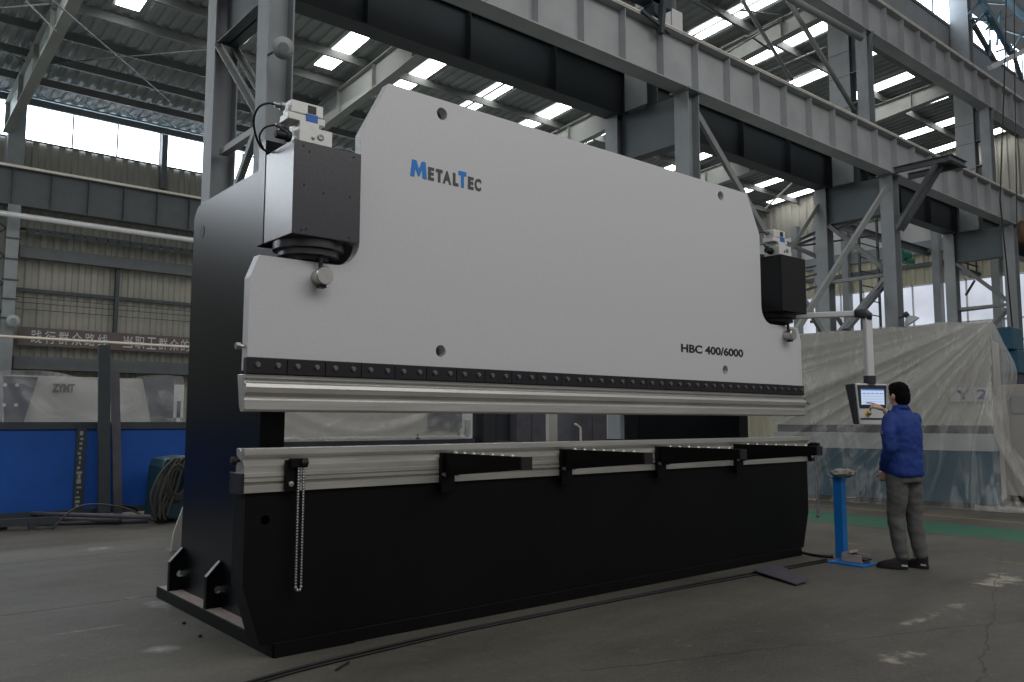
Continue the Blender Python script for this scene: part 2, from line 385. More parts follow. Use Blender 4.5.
# base
bp = [(2.09, 0), (2.09, .082), (7.79, .082), (7.79, 0)]
obj('base_plate', MB().box(2.09, 7.79, YF+.01, 6.76, 0, .082), 'black', PB, bevel=.004)
obj('dusty_deck', MB().box(2.10, 2.2, 4.82, 6.74, .082, .0835), 'pedal', PB)
obj('base_front_bar', MB().box(2.10, 2.62, YF-.006, YF+.02, 0, .079), 'black', PB)
# side frames (C-shape in (y,z))
fr = [(6.57, .08), (6.57, 2.97), (6.50, 3.05), (6.38, 3.07), (4.97, 3.08), (4.83, 3.02), (4.83, 1.72), (4.92, 1.6), (5.12, 1.6), (5.15, 1.56), (5.15, 1.02), (5.11, .98), (4.82, .98), (4.82, .08)]
for s, x0 in ((0, 2.2), (1, 7.5)):
    f = obj('side_frame', MB().prism(fr, 'x', x0, x0+.17), 'frame', PB, bevel=.006)
    obj('lifting_hole', MB().tube([(x0-.003, 6.37, 2.83), (x0+.173, 6.37, 2.83)], .05, 20), 'dark', f)
obj('frame_rear_box', MB().box(7.5, 7.67, 6.57, 6.78, .1, 2.5), 'black', PB)
# anchor lugs
for x0, sg in ((2.1, 1), (7.78, -1)):
    for y, h in ((6.50, .36), (5.73, .37)):
        p = [(x0-.0, .08), (x0, .295), (x0+sg*.09, .392), (x0+sg*.17, .398), (x0+sg*.17, .08)]
        if sg < 0: p = [(a, c) for a, c in p]
        lg = obj('anchor_lug', MB().prism(p, 'y', y, y+.045), 'black', PB, bevel=.003)
        punch(lg, x0+sg*.08, .205, .026, y-.1, y+.2)
        obj('lug_bore', MB().tube([(x0+sg*.08, y+.002, .205), (x0+sg*.08, y+.044, .205)], .0262, 20, cap=False), 'hole', lg)
        obj('lug_edge', MB().prism([(x0-.001*sg, .300), (x0+sg*.09, .397), (x0+sg*.09, .392), (x0+.001*sg, .295)], 'y', y+.004, y+.041), 'girder', lg)  # pale strip puts the lit look of the chamfer into colour
# tie box behind ram
obj('cross_beam', MB().box(2.37, 7.5, 5.9, 6.0, 1.75, 3.0), 'black', PB)
obj('ram_rib', MB().box(2.7, 7.06, YF+.08, YF+.12, 1.75, 3.3), 'black', PB)
# cylinders
def cylinder(x0, m, parts):
    x1 = x0+.455; yf = 4.49; xc = (x0+x1)/2
    blk = obj('cylinder_block', MB().box(x0, x1, yf, 4.95, 2.474, 3.05), m, PB, bevel=.004)
    for (a, c) in ((.06, .03), (.40, .03), (.07, .27), (.38, .29), (.06, .55), (.38, .55), (.09, .54), (.1, .06), (.2, .3)):
        obj('tapped_hole', MB().tube([(x0+a, yf-.002, 3.05-c), (x0+a, yf+.002, 3.05-c)], .007, 10), 'dark', blk)
    obj('backing_plate', MB().box(x0-.004, x1+.03, 4.90, 5.0, 2.474, 3.15), 'frame', PB)
    fl = obj('cylinder_flange', MB().lathe((xc, 4.735, 2.474), (0, 0, -1), [(0, .22), (.05, .22), (.056, .19), (.09, .19), (.094, .13), (.115, .125), (.12, .06)], 40), m, PB, True, angle=35)
    for k in range(8):
        a = 2*PI*k/8+.3
        obj('flange_bolt', MB().lathe((xc+.17*math.cos(a), 4.735+.17*math.sin(a), 2.424), (0, 0, -1), [(0, .016), (.016, .016), (.016, .001)], 10), 'clamp', fl)
    obj('piston_rod', MB().tube([(xc+.0, 4.66, 2.36), (xc, 4.66, 2.28)], .03, 16), 'clamp', PB)
    obj('ball_pin', MB().lathe((xc+.01, YF+.0, 2.25), (0, -1, 0), [(0, .046), (.07, .046), (.072, .058), (.098, .058), (.106, .052), (.106, .02)], 26), 'pin', PB, True, angle=35)
    obj('pin_retainer', MB().box(xc-.012, xc+.032, YF-.08, YF-.03, 2.178, 2.2).tube([(xc+.01, YF-.04, 2.29), (xc+.01, YF-.04, 2.37)], .014, 10), 'clamp', PB)
    # servo valve on top
    v = obj('valve_manifold', MB().box(x0+.055, x0+.275, 4.54, 4.72, 3.05, 3.165).box(x0+.06, x0+.19, 4.55, 4.7, 3.165, 3.2), 'white', PB, bevel=.004)
    obj('manifold_plug', MB().lathe((x0+.195, 4.54, 3.115), (0, -1, 0), [(0, .022), (.006, .022), (.008, .014), (.003, .01)], 16), 'bolt', v)
    obj('manifold_plug', MB().lathe((x0+.145, 4.54, 3.10), (0, -1, 0), [(0, .012), (.006, .012), (.007, .004)], 12), 'bolt', v)
    obj('manifold_port', MB().lathe((x0+.03, 4.62, 3.10), (-1, 0, 0), [(0, .035), (.03, .035), (.03, .026), (.09, .026), (.095, .02)], 14), 'dark', v)
    s = obj('servo_valve', MB().box(x0-.01, x0+.235, 4.56, 4.69, 3.195, 3.24), 'white', PB, bevel=.005)
    obj('nameplate', MB().box(x0+.105, x0+.18, 4.553, 4.562, 3.19, 3.25), 'blueplate', s)
    obj('valve_cap', MB().lathe((x0+.235, 4.637, 3.215), (1, 0, 0), [(0, .02), (.02, .02), (.022, .012)], 12), 'dark', s)
    e = obj('valve_electronics', MB().box(x0+.01, x0+.225, 4.57, 4.69, 3.247, 3.325), 'white', PB, bevel=.006)
    obj('data_plate', MB().box(x0+.12, x0+.175, 4.566, 4.571, 3.262, 3.31), 'print', e)
    obj('connector', MB().lathe((x0-.01, 4.63, 3.285), (-1, 0, 0), [(0, .025), (.025, .025), (.027, .016), (.06, .016)], 12), 'bolt', e)
    obj('connector', MB().lathe((x0-.0, 4.66, 3.155), (-.8, 0, .3), [(-.04, .018), (.02, .018), (.022, .012), (.05, .012)], 12), 'bolt', v)
    pts = [(x0-.07, 4.63, 3.285), (x0-.11, 4.64, 3.285), (x0-.16, 4.66, 3.25), (x0-.17, 4.7, 3.18), (x0-.13, 4.75, 3.1), (x0-.06, 4.82, 3.06), (x0+.02, 4.86, 3.06)]
    obj('valve_cable', MB().tube(smooth_path(pts), .007, 8), 'cableblack', PB, True)
    pts = [(x0-.05, 4.66, 3.17), (x0-.1, 4.7, 3.15), (x0-.11, 4.75, 3.1), (x0-.04, 4.84, 3.06)]
    obj('valve_cable', MB().tube(smooth_path(pts), .006, 8), 'cableblack', PB, True)
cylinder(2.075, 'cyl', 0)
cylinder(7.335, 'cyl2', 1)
# front supports
def arm(x):
    a = obj('sheet_support_arm', MB().prism([(YF-.02, 1.150), (3.775, 1.150), (3.775, 1.075), (YF-.02, .995)], 'x', x+.02, x+.075), 'black', PB, bevel=.003)
    obj('arm_end_plate', MB().box(x+.01, x+.095, 3.765, 3.778, 1.072, 1.150), 'dark', a)
    h = obj('arm_bracket', MB().box(x, x+.11, YF-.04, YF-.006, .885, 1.152), 'black', a, bevel=.003)
    for dx in (.02, .125):
        obj('bracket_bolt', MB().lathe((x+dx-.005, YF-.04, 1.005), (0, -1, 0), [(-.03, .008), (0, .008), (0, .014), (.02, .014), (.022, .008)], 10), 'bolt', h)
    for k in range(7):
        obj('ball_roller', MB().lathe((x+.048, YF-.13-.098*k, 1.148), (0, 0, 1), [(0, .019), (.006, .019), (.012, .013), (.018, .006), (.019, .001)], 12), 'pin', a, True)
for x in (3.24, 4.36, 5.485, 6.62): arm(x)
def hanger(x, z1, w=.115):
    h = obj('stop_bracket', MB().box(x, x+w*.7, YF-.035, YF-.006, .955, 1.135).box(x+.02, x+.125, YF-.06, YF-.02, 1.09, 1.145), 'black', PB, bevel=.003)
    obj('bracket_knob', MB().lathe((x+.09, YF-.05, 1.12), (1, -.3, 0), [(-.05, .012), (0, .012), (0, .026), (.035, .026), (.04, .012)], 12), 'dark', h)
    obj('bracket_bolt', MB().lathe((x+.03, YF-.035, .995), (0, -1, 0), [(0, .016), (.012, .016), (.014, .008)], 12), 'pin', h)
    n = 84; pts = []; r = []
    zt = 1.10
    for i in range(n+1): pts.append((x+.072, YF-.05, zt-(zt-z1)*i/n)); r.append(.006 if i % 2 else .0092)
    for i in range(7):
        a = PI*i/6; pts.append((x+.072+.0165-.0165*math.cos(a), YF-.05, z1-.02*math.sin(a)-.004)); r.append(.0085 if i % 2 else .0115)
    for i in range(n+1): pts.append((x+.105, YF-.05, z1+(zt-z1)*i/n)); r.append(.006 if i % 2 else .0092)
    obj('hanging_chain', MB().tube(pts, r, 8), 'bolt', PB)
hanger(2.125, .40)
hanger(7.93, .40)
# internal back gauge bits seen through the throat
bg = obj('back_gauge_beam', MB().box(2.45, 7.4, 5.55, 5.63, 1.02, 1.09), 'dark', PB)
for x in (4.25, 5.6):
    obj('gauge_finger', MB().box(x, x+.12, 5.2, 5.62, 1.09, 1.14).box(x+.02, x+.1, 5.1, 5.3, 1.12, 1.2), 'dark', bg)

# ================================================================ pendant control
PC = Vector((8.215, 4.06, 1.33)); PA = -.36
CP = empty('control_pendant', PC, 'operator touch screen pendant hanging from a white tube boom, in front of the worker', 'control panel')
def pl(x, y, z): return (PC.x+x, PC.y+y, PC.z+z)
def pbox(x0, x1, y0, y1, z0, z1): return MB().box(PC.x+x0, PC.x+x1, PC.y+y0, PC.y+y1, PC.z+z0, PC.z+z1)
def rotl(v):   # world offset -> local of rotated root
    d = Vector(v)-PC; c, s = math.cos(-PA), math.sin(-PA)
    return (PC.x+d.x*c-d.y*s, PC.y+d.x*s+d.y*c, v[2])
ez = 2.48
obj('boom_tube', MB().bar(rotl((7.72, 5.05, ez)), rotl((8.175, 4.14, ez)), .062, .062), 'alu', CP, bevel=.012)
obj('boom_elbow', MB().tube([rotl((8.16, 4.17, ez)), pl(-.01, .01, ez-1.33), pl(0, 0, ez-1.35), pl(0, 0, ez-1.40)], [.042, .052, .052, .044], 16), 'panel', CP, True)
obj('drop_tube', MB().box(PC.x-.043, PC.x+.043, PC.y-.03, PC.y+.03, 1.82, ez-.03), 'alu', CP, bevel=.014)
obj('swivel_collar', MB().tube([pl(0, 0, .42), pl(0, 0, .50)], .06, 20), 'panel', CP, True, angle=40)
hs = obj('housing', MB().prism([(PC.y-.0, 1.335), (PC.y+.03, 1.34), (PC.y+.13, 1.745), (PC.y-.0, 1.75)], 'x', PC.x-.205, PC.x+.205), 'panel', CP, bevel=.006)
fr_ = obj('front_bezel', MB().prism([(PC.x-.20, 1.75), (PC.x+.205, 1.75), (PC.x+.17, 1.335), (PC.x-.165, 1.335)], 'y', PC.y-.022, PC.y-.0), 'alu', CP, bevel=.006)
obj('screen_surround', MB().prism([(PC.x-.185, 1.735), (PC.x+.19, 1.735), (PC.x+.17, 1.50), (PC.x-.165, 1.50)], 'y', PC.y-.03, PC.y-.02), 'panel', fr_, bevel=.004)
obj('black_strip', pbox(-.155, .16, -.027, -.02, .055, .07), 'dark', fr_)
sc_ = obj('touch_screen', pbox(-.145, .145, -.034, -.029, .205, .365), 'screen', CP)
obj('screen_bar', pbox(-.145, .145, -.036, -.033, .35, .365), 'screenblue', sc_)
for k in range(5): obj('screen_line', pbox(-.13+.055*k, -.09+.055*k, -.036, -.033, .315, .322), 'screenblue', sc_)
for k in range(4): obj('screen_line', pbox(-.13, .13, -.0352, -.033, .29-.028*k, .2925-.028*k), 'screenblue', sc_)
obj('stop_plate', MB().lathe(pl(-.06, -.02, .115), (0, -1, 0), [(0, .035), (.004, .035), (.004, .001)], 20), 'yellow', CP)
obj('stop_button', MB().lathe(pl(-.06, -.024, .115), (0, -1, 0), [(0, .014), (.015, .014), (.015, .02), (.025, .02), (.03, .012)], 16), 'bolt', CP, True, angle=40)
CP.rotation_euler = (0, 0, PA)

# ================================================================ worker
PP = Vector((7.88, 3.60, 0)); PR = -.30
PE = empty('person', PP, 'standing worker in royal blue jacket and charcoal trousers pointing at the screen', 'person')
def loft(mb, rings, n=24):
    R_ = []
    for (cx, cy, cz, rx, ry) in rings:
        R_.append([mb.bm.verts.new((PP.x+cx+rx*math.cos(2*PI*k/n), PP.y+cy+ry*math.sin(2*PI*k/n), cz)) for k in range(n)])
    for i in range(len(R_)-1):
        for k in range(n): mb.bm.faces.new((R_[i][k], R_[i][(k+1) % n], R_[i+1][(k+1) % n], R_[i+1][k]))
    mb.bm.faces.new(R_[0][::-1]); mb.bm.faces.new(R_[-1]); return mb
def limb(mb, pts, n=16):
    P = [Vector((PP.x+p[0], PP.y+p[1], p[2])) for p, r in pts]; r = [q[1] for q in pts]
    mb.tube(P, r, n)
    for p, q in zip(P, r): mb.ball(p, q*.985, 14, 10)
    return mb
def fused(name, mb, m, parent, vox=.012, sm=4, fold=0., fs=9.):
    o = obj(name, mb, m, parent, True)
    r = o.modifiers.new('r', 'REMESH'); r.mode = 'VOXEL'; r.voxel_size = vox; r.use_smooth_shade = True
    s_ = o.modifiers.new('s', 'SMOOTH'); s_.iterations = sm; s_.factor = .6
    par = o.parent; o.parent = None
    dg = bpy.context.evaluated_depsgraph_get(); dg.update()
    me = bpy.data.meshes.new_from_object(o.evaluated_get(dg)); o.modifiers.clear(); o.data = me; o.parent = par
    me.name = name
    if fold:
        for v in me.vertices:
            p = v.co; k = noise.noise(Vector((p.x*fs, p.y*fs, p.z*fs*1.7)))+.5*noise.noise(Vector((p.x*fs*2.3, p.y*fs*2.3, p.z*fs*3)))
            v.co = p+v.normal*k*fold
    for p in me.polygons: p.use_smooth = True
    me.materials.clear(); me.materials.append(M[m]); return o
LS, LE, LW = (-.175, -.01, 1.39), (-.24, -.06, 1.12), (-.165, .09, .915)
RS, RE, RW = (.175, .0, 1.39), (.22, .15, 1.20), (.07, .26, 1.47)
bd = MB()
loft(bd, [(0, .0, .86, .15, .105), (0, -.0, 1.0, .145, .1), (0, .0, 1.15, .15, .105), (0, 0, 1.33, .17, .105), (0, 0, 1.43, .13, .08), (0, .0, 1.475, .07, .065)])
limb(bd, [((0, .0, 1.42), .06), ((0, .015, 1.50), .056), ((0, .025, 1.56), .056)])
bd.ball((PP.x, PP.y+.03, 1.625), 1, 24, 16, (.075, .094, .108)); bd.ball((PP.x, PP.y+.055, 1.575), 1, 18, 12, (.056, .066, .062))
bd.ball((PP.x, PP.y+.128, 1.60), 1, 10, 8, (.014, .02, .026)); bd.ball((PP.x, PP.y+.115, 1.625), 1, 10, 8, (.05, .016, .014))
for s in (-1, 1): bd.ball((PP.x+s*.078, PP.y+.018, 1.61), 1, 10, 8, (.012, .02, .033))
for s, (hx, hy) in ((-1, (0, 0)), (1, (0, 0))):
    limb(bd, [((s*.09, 0, .9), .085), ((s*.10, .02, .5), .055), ((s*.11, -.02, .1), .038)])
limb(bd, [(LS, .05), (LE, .04), (LW, .028)]); limb(bd, [(RS, .05), (RE, .04), (RW, .028)])
fb = fused('body', bd, 'skin', PE, .010, 3)
# hands
def hand(wr, d, nrm, curl, point=False, sc=1.):
    d = Vector(d).normalized(); nrm = Vector(nrm).normalized(); side = d.cross(nrm).normalized(); w = Vector(wr)
    h = MB()
    def seg(ps, rs): limb(h, [((p.x, p.y, p.z), r) for p, r in zip(ps, rs)], 10)
    for k in range(4): seg([w, w+d*.085+side*(-.03+.02*k)], [.019, .0125])
    ln = (.078, .086, .08, .062)
    for k in range(4):
        c = .12 if (point and k == 0) else curl
        b0 = w+d*.085+side*(-.03+.02*k); dd = d.copy(); ps = [b0]; L = ln[k]
        for j, f in enumerate((.45, .3, .25)):
            dd = (dd*math.cos(c)+nrm*math.sin(c)*1).normalized(); nn = dd.cross(side)
            ps.append(ps[-1]+dd*L*f); c2 = c
            nx = (dd*math.cos(c2)-(side.cross(dd))*-math.sin(c2)).normalized(); dd = nx
        seg(ps, [.0095, .0088, .008, .007])
    tb = w+d*.025-side*.025; seg([tb, tb-side*.028+d*.03+nrm*.01, tb-side*.03+d*.055+nrm*.02], [.013, .0105, .0085])
    return h
hr = hand((RW[0]-.02, RW[1]+.015, RW[2]+.02), (-.55, .55, .35), (.25, .4, -.7), .75, True)
fused('right_hand', hr, 'skin', fb, .0045, 2)
hl = hand((LW[0]+.01, LW[1]+.01, LW[2]-.015), (.25, .3, -.8), (.7, .5, 0), .8)
fused('left_hand', hl, 'skin', fb, .0045, 2)
# eyes
for s in (-1, 1): obj('eye', MB().ball((PP.x+s*.03, PP.y+.118, 1.628), .011, 10, 8), 'white', fb, True)
obj('mouth', MB().ball((PP.x, PP.y+.118, 1.562), 1, 10, 6, (.022, .006, .004)), 'red', fb, True)
# hair
hm = MB(); hm.ball((PP.x, PP.y+.012, 1.652), 1, 28, 18, (.086, .101, .098)); hm.ball((PP.x, PP.y-.022, 1.605), 1, 22, 14, (.08, .072, .095)); hm.ball((PP.x, PP.y+.05, 1.695), 1, 22, 14, (.07, .07, .05))
hair = fused('hair', hm, 'hair', PE, .008, 2, .006, 26)
# trousers
tr = MB()
loft(tr, [(0, -.01, .80, .175, .13), (0, -.012, .88, .178, .135), (0, -.005, .98, .165, .12), (0, 0, 1.02, .16, .115)])
limb(tr, [((-.088, .0, .86), .105), ((-.095, .012, .62), .092), ((-.10, .03, .47), .08), ((-.105, .0, .26), .072), ((-.10, -.022, .13), .062)])
limb(tr, [((.088, -.01, .86), .105), ((.098, -.0, .62), .092), ((.105, .0, .47), .08), ((.11, -.03, .26), .072), ((.115, -.06, .13), .062)])
fused('trousers', tr, 'trousers', PE, .011, 3, .009, 8)
for s, y in ((-1, -.026), (1, -.064)): obj('trouser_cuff', MB().tube([(PP.x+s*(.10 if s < 0 else .115), PP.y+y, .095), (PP.x+s*(.10 if s < 0 else .115), PP.y+y, .14)], .054, 18), 'trousers', PE, True)
# jacket
jk = MB()
loft(jk, [(0, -.01, .845, .178, .138), (0, -.012, .88, .195, .155), (0, -.01, 1.08, .188, .148), (0, -.012, 1.22, .193, .15), (0, -.01, 1.33, .19, .142), (0, -.008, 1.40, .165, .12), (0, -.0, 1.455, .115, .09), (0, .004, 1.50, .078, .075)])
limb(jk, [((LS[0]+.02, LS[1], LS[2]-.01), .08), ((-.235, -.045, 1.27), .07), (LE, .064), ((-.228, .0, 1.04), .056), ((LW[0]-.003, LW[1]-.012, LW[2]+.02), .047)])
limb(jk, [((RS[0]-.02, RS[1], RS[2]-.01), .08), ((.20, .085, 1.30), .07), (RE, .064), ((.14, .20, 1.31), .055), ((RW[0]+.03, RW[1]-.01, RW[2]-.03), .045)])
jo = fused('jacket', jk, 'jacket', PE, .011, 3, .008, 9)
obj('collar', MB().tube([(PP.x, PP.y+.004, 1.475), (PP.x, PP.y+.01, 1.525)], [.088, .07], 20), 'jacket', PE, True)
obj('cuff', MB().tube([(PP.x+LW[0]-.002, PP.y+LW[1]-.012, LW[2]+.035), (PP.x+LW[0]+.001, PP.y+LW[1]+.0, LW[2]-.005)], .046, 16), 'jacket', jo, True)
g = glyph('LD', -.02, .02, 1.255, 1.28, 0, 'shoewhite', None, 'sleeve_emblem', .03)
for v in g.data.vertices: v.co = Vector((-.308, -.035-v.co.x, v.co.z))
g.parent = jo
# shoes (toes turned to his left)
def shoe(cx, cy, ang):
    c, s = math.cos(ang), math.sin(ang)
    def sh(rings, m, nm, par):
        mb = MB(); R_ = []; n = 20
        for (z, prof) in rings:
            row = []
            for k in range(n):
                a = 2*PI*k/n; L = math.sin(a); W = math.cos(a)
                ly = prof[0]+(prof[1] if L > 0 else prof[2])*L; lxx = prof[3]*W*(1-.12*max(0, -L))
                row.append(mb.bm.verts.new((PP.x+cx+lxx*c-ly*s, PP.y+cy+lxx*s+ly*c, z)))
            R_.append(row)
        for i in range(len(R_)-1):
            for k in range(n): mb.bm.faces.new((R_[i][k], R_[i][(k+1) % n], R_[i+1][(k+1) % n], R_[i+1][k]))
        mb.bm.faces.new(R_[0][::-1]); mb.bm.faces.new(R_[-1]); return obj(nm, mb, m, par, True, angle=50)
    so = sh([(.001, (.03, .17, .105, .045)), (.012, (.03, .175, .11, .05)), (.03, (.03, .172, .112, .05))], 'sole', 'shoe', PE)
    sh([(.028, (.03, .168, .105, .047)), (.05, (.025, .16, .10, .046)), (.07, (.01, .13, .085, .043)), (.09, (-.015, .08, .06, .04)), (.115, (-.03, .045, .045, .036))], 'shoe', 'upper', so)
    mb = MB(); mb.box(-.001, .001, -.03, .03, .035, .05)
    for v in mb.bm.verts:
        q = v.co.copy(); lx_, ly_ = -.049+q.x, -.055+q.y*.9
        v.co = Vector((PP.x+cx+lx_*c-ly_*s, PP.y+cy+lx_*s+ly_*c, q.z))
    obj('shoe_trim', mb, 'shoewhite', so)
shoe(-.115, .0, .62); shoe(.115, -.05, .15)
PE.rotation_euler = (0, 0, PR); PE.scale = (.97, .97, .998)

# ================================================================ foot pedal stand
S0 = atz(850, 563.5); S0.z = 0
ST = empty('pedal_stand', S0, 'bright blue steel post on a flat base plate standing beside the press brake', 'stand')
obj('base_plate', MB().box(S0.x-.13, S0.x+.16, S0.y-.2, S0.y+.17, 0, .016), 'standblue', ST, bevel=.002)
px, py = atz(842, 559).x, atz(842, 559).y
obj('post', MB().box(px-.045, px+.045, py-.045, py+.045, .016, .80), 'standblue', ST, bevel=.004)
obj('top_plate', MB().box(px-.08, px+.08, py-.08, py+.08, .80, .812), 'standblue', ST)
obj('side_pin', MB().tube([(px+.05, py-.03, .60), (px+.13, py-.10, .60)], .008, 8), 'pin', ST)
gl = MB()
def crump(c, sx, sy, sz, n=1):
    mb = MB(); mb.ball((0, 0, 0), 1, 28, 18)
    for v in mb.bm.verts:
        q = v.co.copy(); k = 1+.38*noise.noise(q*2.3+Vector((n, 0, 0)))+.16*noise.noise(q*6+Vector((0, n, 0)))
        v.co = Vector((c[0]+q.x*sx*k, c[1]+q.y*sy*k, max(c[2]+q.z*sz*k, c[2]-sz*.8)))
    return mb
tag(obj('work_glove', crump((px-.03, py-.03, .85), .10, .085, .042, 3), 'glove', None, True), 'crumpled grey work glove lying on top of the blue post, left one', 'glove')
tag(obj('work_glove', crump((px+.06, py-.06, .847), .08, .075, .04, 8), 'glove', None, True), 'crumpled grey work glove lying on top of the blue post, right one', 'glove')
FP = empty('foot_pedal', (S0.x+.05, S0.y-.02, .016), 'pinkish grey foot pedal resting on the blue base plate', 'pedal')
fx, fy = S0.x+.05, S0.y-.03
ho = obj('guard', MB().prism([(fy-.1, .018), (fy+.1, .018), (fy+.1, .10), (fy+.02, .125), (fy+.01, .10), (fy+.085, .085), (fy+.085, .032), (fy-.1, .03)], 'x', fx-.07, fx+.09).box(fx-.08, fx-.065, fy-.1, fy+.1, .018, .09).box(fx+.085, fx+.1, fy-.1, fy+.1, .018, .09), 'pedal', FP, bevel=.004)
obj('treadle', MB().box(fx-.05, fx+.07, fy-.13, fy+.05, .04, .055), 'clamp', FP, bevel=.004)
# ================================================================ SETTING
# floor
def floor_mat():
    m, nt, out = newmat('stained concrete floor')
    p = N(nt, 'ShaderNodeBsdfPrincipled', Roughness=.62); p.inputs['Specular IOR Level'].default_value = .35
    g = N(nt, 'ShaderNodeNewGeometry'); pos = g.outputs['Position']
    sx = N(nt, 'ShaderNodeSeparateXYZ'); lk(nt, pos, sx.inputs[0])
    def math_(op, a, b=None, clamp=False):
        n = nt.nodes.new('ShaderNodeMath'); n.operation = op; n.use_clamp = clamp
        for i, v in enumerate((a, b)):
            if v is None: continue
            if isinstance(v, (int, float)): n.inputs[i].default_value = v
            else: lk(nt, v, n.inputs[i])
        return n.outputs[0]
    def noise_(scale, det=6, sc=None, rough=.6):
        n = N(nt, 'ShaderNodeTexNoise', Scale=scale, Detail=float(det), Roughness=rough)
        if sc:
            mp = N(nt, 'ShaderNodeMapping'); mp.inputs['Scale'].default_value = sc; lk(nt, pos, mp.inputs[0]); lk(nt, mp.outputs[0], n.inputs['Vector'])
        else: lk(nt, pos, n.inputs['Vector'])
        return n.outputs['Fac']
    def mix(fac, a, b):
        n = nt.nodes.new('ShaderNodeMix'); n.data_type = 'RGBA'
        lk(nt, fac, n.inputs['Factor'])
        for nm, v in ((6, a), (7, b)):
            if isinstance(v, tuple): n.inputs[nm].default_value = s2l(v)+(1,)
            else: lk(nt, v, n.inputs[nm])
        return n.outputs[2]
    r1 = N(nt, 'ShaderNodeValToRGB'); e = r1.color_ramp.elements; e[0].position = .3; e[1].position = .72
    e[0].color = s2l((66, 63, 57))+(1,); e[1].color = s2l((98, 95, 86))+(1,)
    lk(nt, noise_(.55, 8, (1, 2.2, 1)), r1.inputs[0]); col = r1.outputs[0]
    fine = noise_(26, 4); col = mix(math_('MULTIPLY', math_('SUBTRACT', fine, .45, True), 1.2, True), col, (60, 58, 53))
    # pale worn patches, pale stains
    def blob(cx, cy, rx, ry):
        a = math_('DIVIDE', math_('SUBTRACT', sx.outputs[0], cx), rx); b = math_('DIVIDE', math_('SUBTRACT', sx.outputs[1], cy), ry)
        d = math_('ADD', math_('MULTIPLY', a, a), math_('MULTIPLY', b, b)); return math_('SUBTRACT', 1., d, True)
    n3 = noise_(3.0, 9, (1, .8, 1), .72)
    sp_ = noise_(9, 6, None, .8); col = mix(math_('MULTIPLY', math_('SUBTRACT', sp_, .56, True), 2.2, True), col, (136, 132, 122)); sp2 = noise_(60, 3); col = mix(math_('MULTIPLY', math_('SUBTRACT', sp2, .5, True), 1.6, True), col, (120, 117, 108))
    def patch(bl, thr, k, c, col):
        f = math_('MULTIPLY', math_('SUBTRACT', math_('MULTIPLY', math_('POWER', bl, .5), n3), thr, True), k, True); return mix(f, col, c)
    for bx_ in ((7.9, 2.85, 1.1, .35), (5.0, 2.3, .5, .2), (6.3, 2.65, 1.0, .12)): col = patch(blob(*bx_), .46, 9, (158, 152, 138), col)
    for q, rx, ry in (((95, 549), .33, .2), ((160, 606), .17, .34), ((172, 549), .12, .15), ((60, 634), .6, .05), ((160, 650), .16, .16), ((120, 600), .3, .1)):
        P = atz(*q); col = patch(blob(P.x, P.y, rx, ry), .4, 4, (150, 149, 146), col)
    P = atz(72, 549); col = patch(blob(P.x, P.y, .18, .05), .3, 7, (60, 66, 78), col)
    # green walkway band
    def band(v, a, b, soft=.02):
        return math_('MULTIPLY', math_('MULTIPLY', math_('SUBTRACT', v, a), 1/soft, True), math_('MULTIPLY', math_('SUBTRACT', b, v), 1/soft, True), True)
    gx = band(sx.outputs[0], 10.55, 11.72); wear = math_('MULTIPLY', math_('SUBTRACT', .72, noise_(2.4, 7, (1, .5, 1), .7)), 5., True)
    col = mix(math_('MULTIPLY', gx, math_('MULTIPLY', wear, .85)), col, (38, 100, 78))
    yl = band(sx.outputs[0], 12.5, 12.62); col = mix(math_('MULTIPLY', yl, math_('MULTIPLY', wear, .6)), col, (150, 132, 70))
    yl = band(sx.outputs[0], 8.9, 9.05); col = mix(math_('MULTIPLY', yl, math_('MULTIPLY', math_('SUBTRACT', n3, .5, True), 3., True)), col, (150, 132, 70))
    # slab joints
    for ax, v, w in ((1, 9.2, .015), (1, 6.82, .015), (1, 11.6, .015), (0, 10.5, .02), (0, 13.1, .02), (0, -1.0, .02)):
        s_ = sx.outputs[ax]; j = math_('LESS_THAN', math_('ABSOLUTE', math_('SUBTRACT', s_, v)), w)
        if ax == 1: j = math_('MULTIPLY', j, math_('LESS_THAN', sx.outputs[0], 4.2))
        col = mix(math_('MULTIPLY', j, .75), col, (30, 29, 27))
    # cracks
    vo = nt.nodes.new('ShaderNodeTexVoronoi'); vo.feature = 'DISTANCE_TO_EDGE'; vo.inputs['Scale'].default_value = .32
    nz = N(nt, 'ShaderNodeTexNoise', Scale=1.4, Detail=6.); lk(nt, pos, nz.inputs['Vector'])
    ad = nt.nodes.new('ShaderNodeVectorMath'); ad.operation = 'MULTIPLY_ADD'; ad.inputs[1].default_value = (.5, .5, 0); lk(nt, nz.outputs['Color'], ad.inputs[0]); lk(nt, pos, ad.inputs[2]); lk(nt, ad.outputs[0], vo.inputs['Vector'])
    cr = math_('LESS_THAN', vo.outputs['Distance'], .0022); col = mix(math_('MULTIPLY', cr, .2), col, (38, 36, 33))
    wob = math_('MULTIPLY', math_('SUBTRACT', noise_(2.6, 6), .5), .22)
    for (y0, sl, xa, xb, w) in ((4.50, -.36, 3.3, 9.0, .008), (.25, .33, 4.2, 9.5, .006)):
        ln_ = math_('ADD', math_('MULTIPLY', sx.outputs[0], sl), y0)
        c_ = math_('LESS_THAN', math_('ABSOLUTE', math_('SUBTRACT', math_('ADD', sx.outputs[1], wob), ln_)), w)
        c_ = math_('MULTIPLY', c_, math_('MULTIPLY', math_('GREATER_THAN', sx.outputs[0], xa), math_('LESS_THAN', sx.outputs[0], xb))); col = mix(math_('MULTIPLY', c_, .6), col, (36, 34, 31))
    lk(nt, col, p.inputs['Base Color'])
    b = N(nt, 'ShaderNodeBump', Strength=.25, Distance=.01); lk(nt, fine, b.inputs['Height']); lk(nt, b.outputs[0], p.inputs['Normal'])
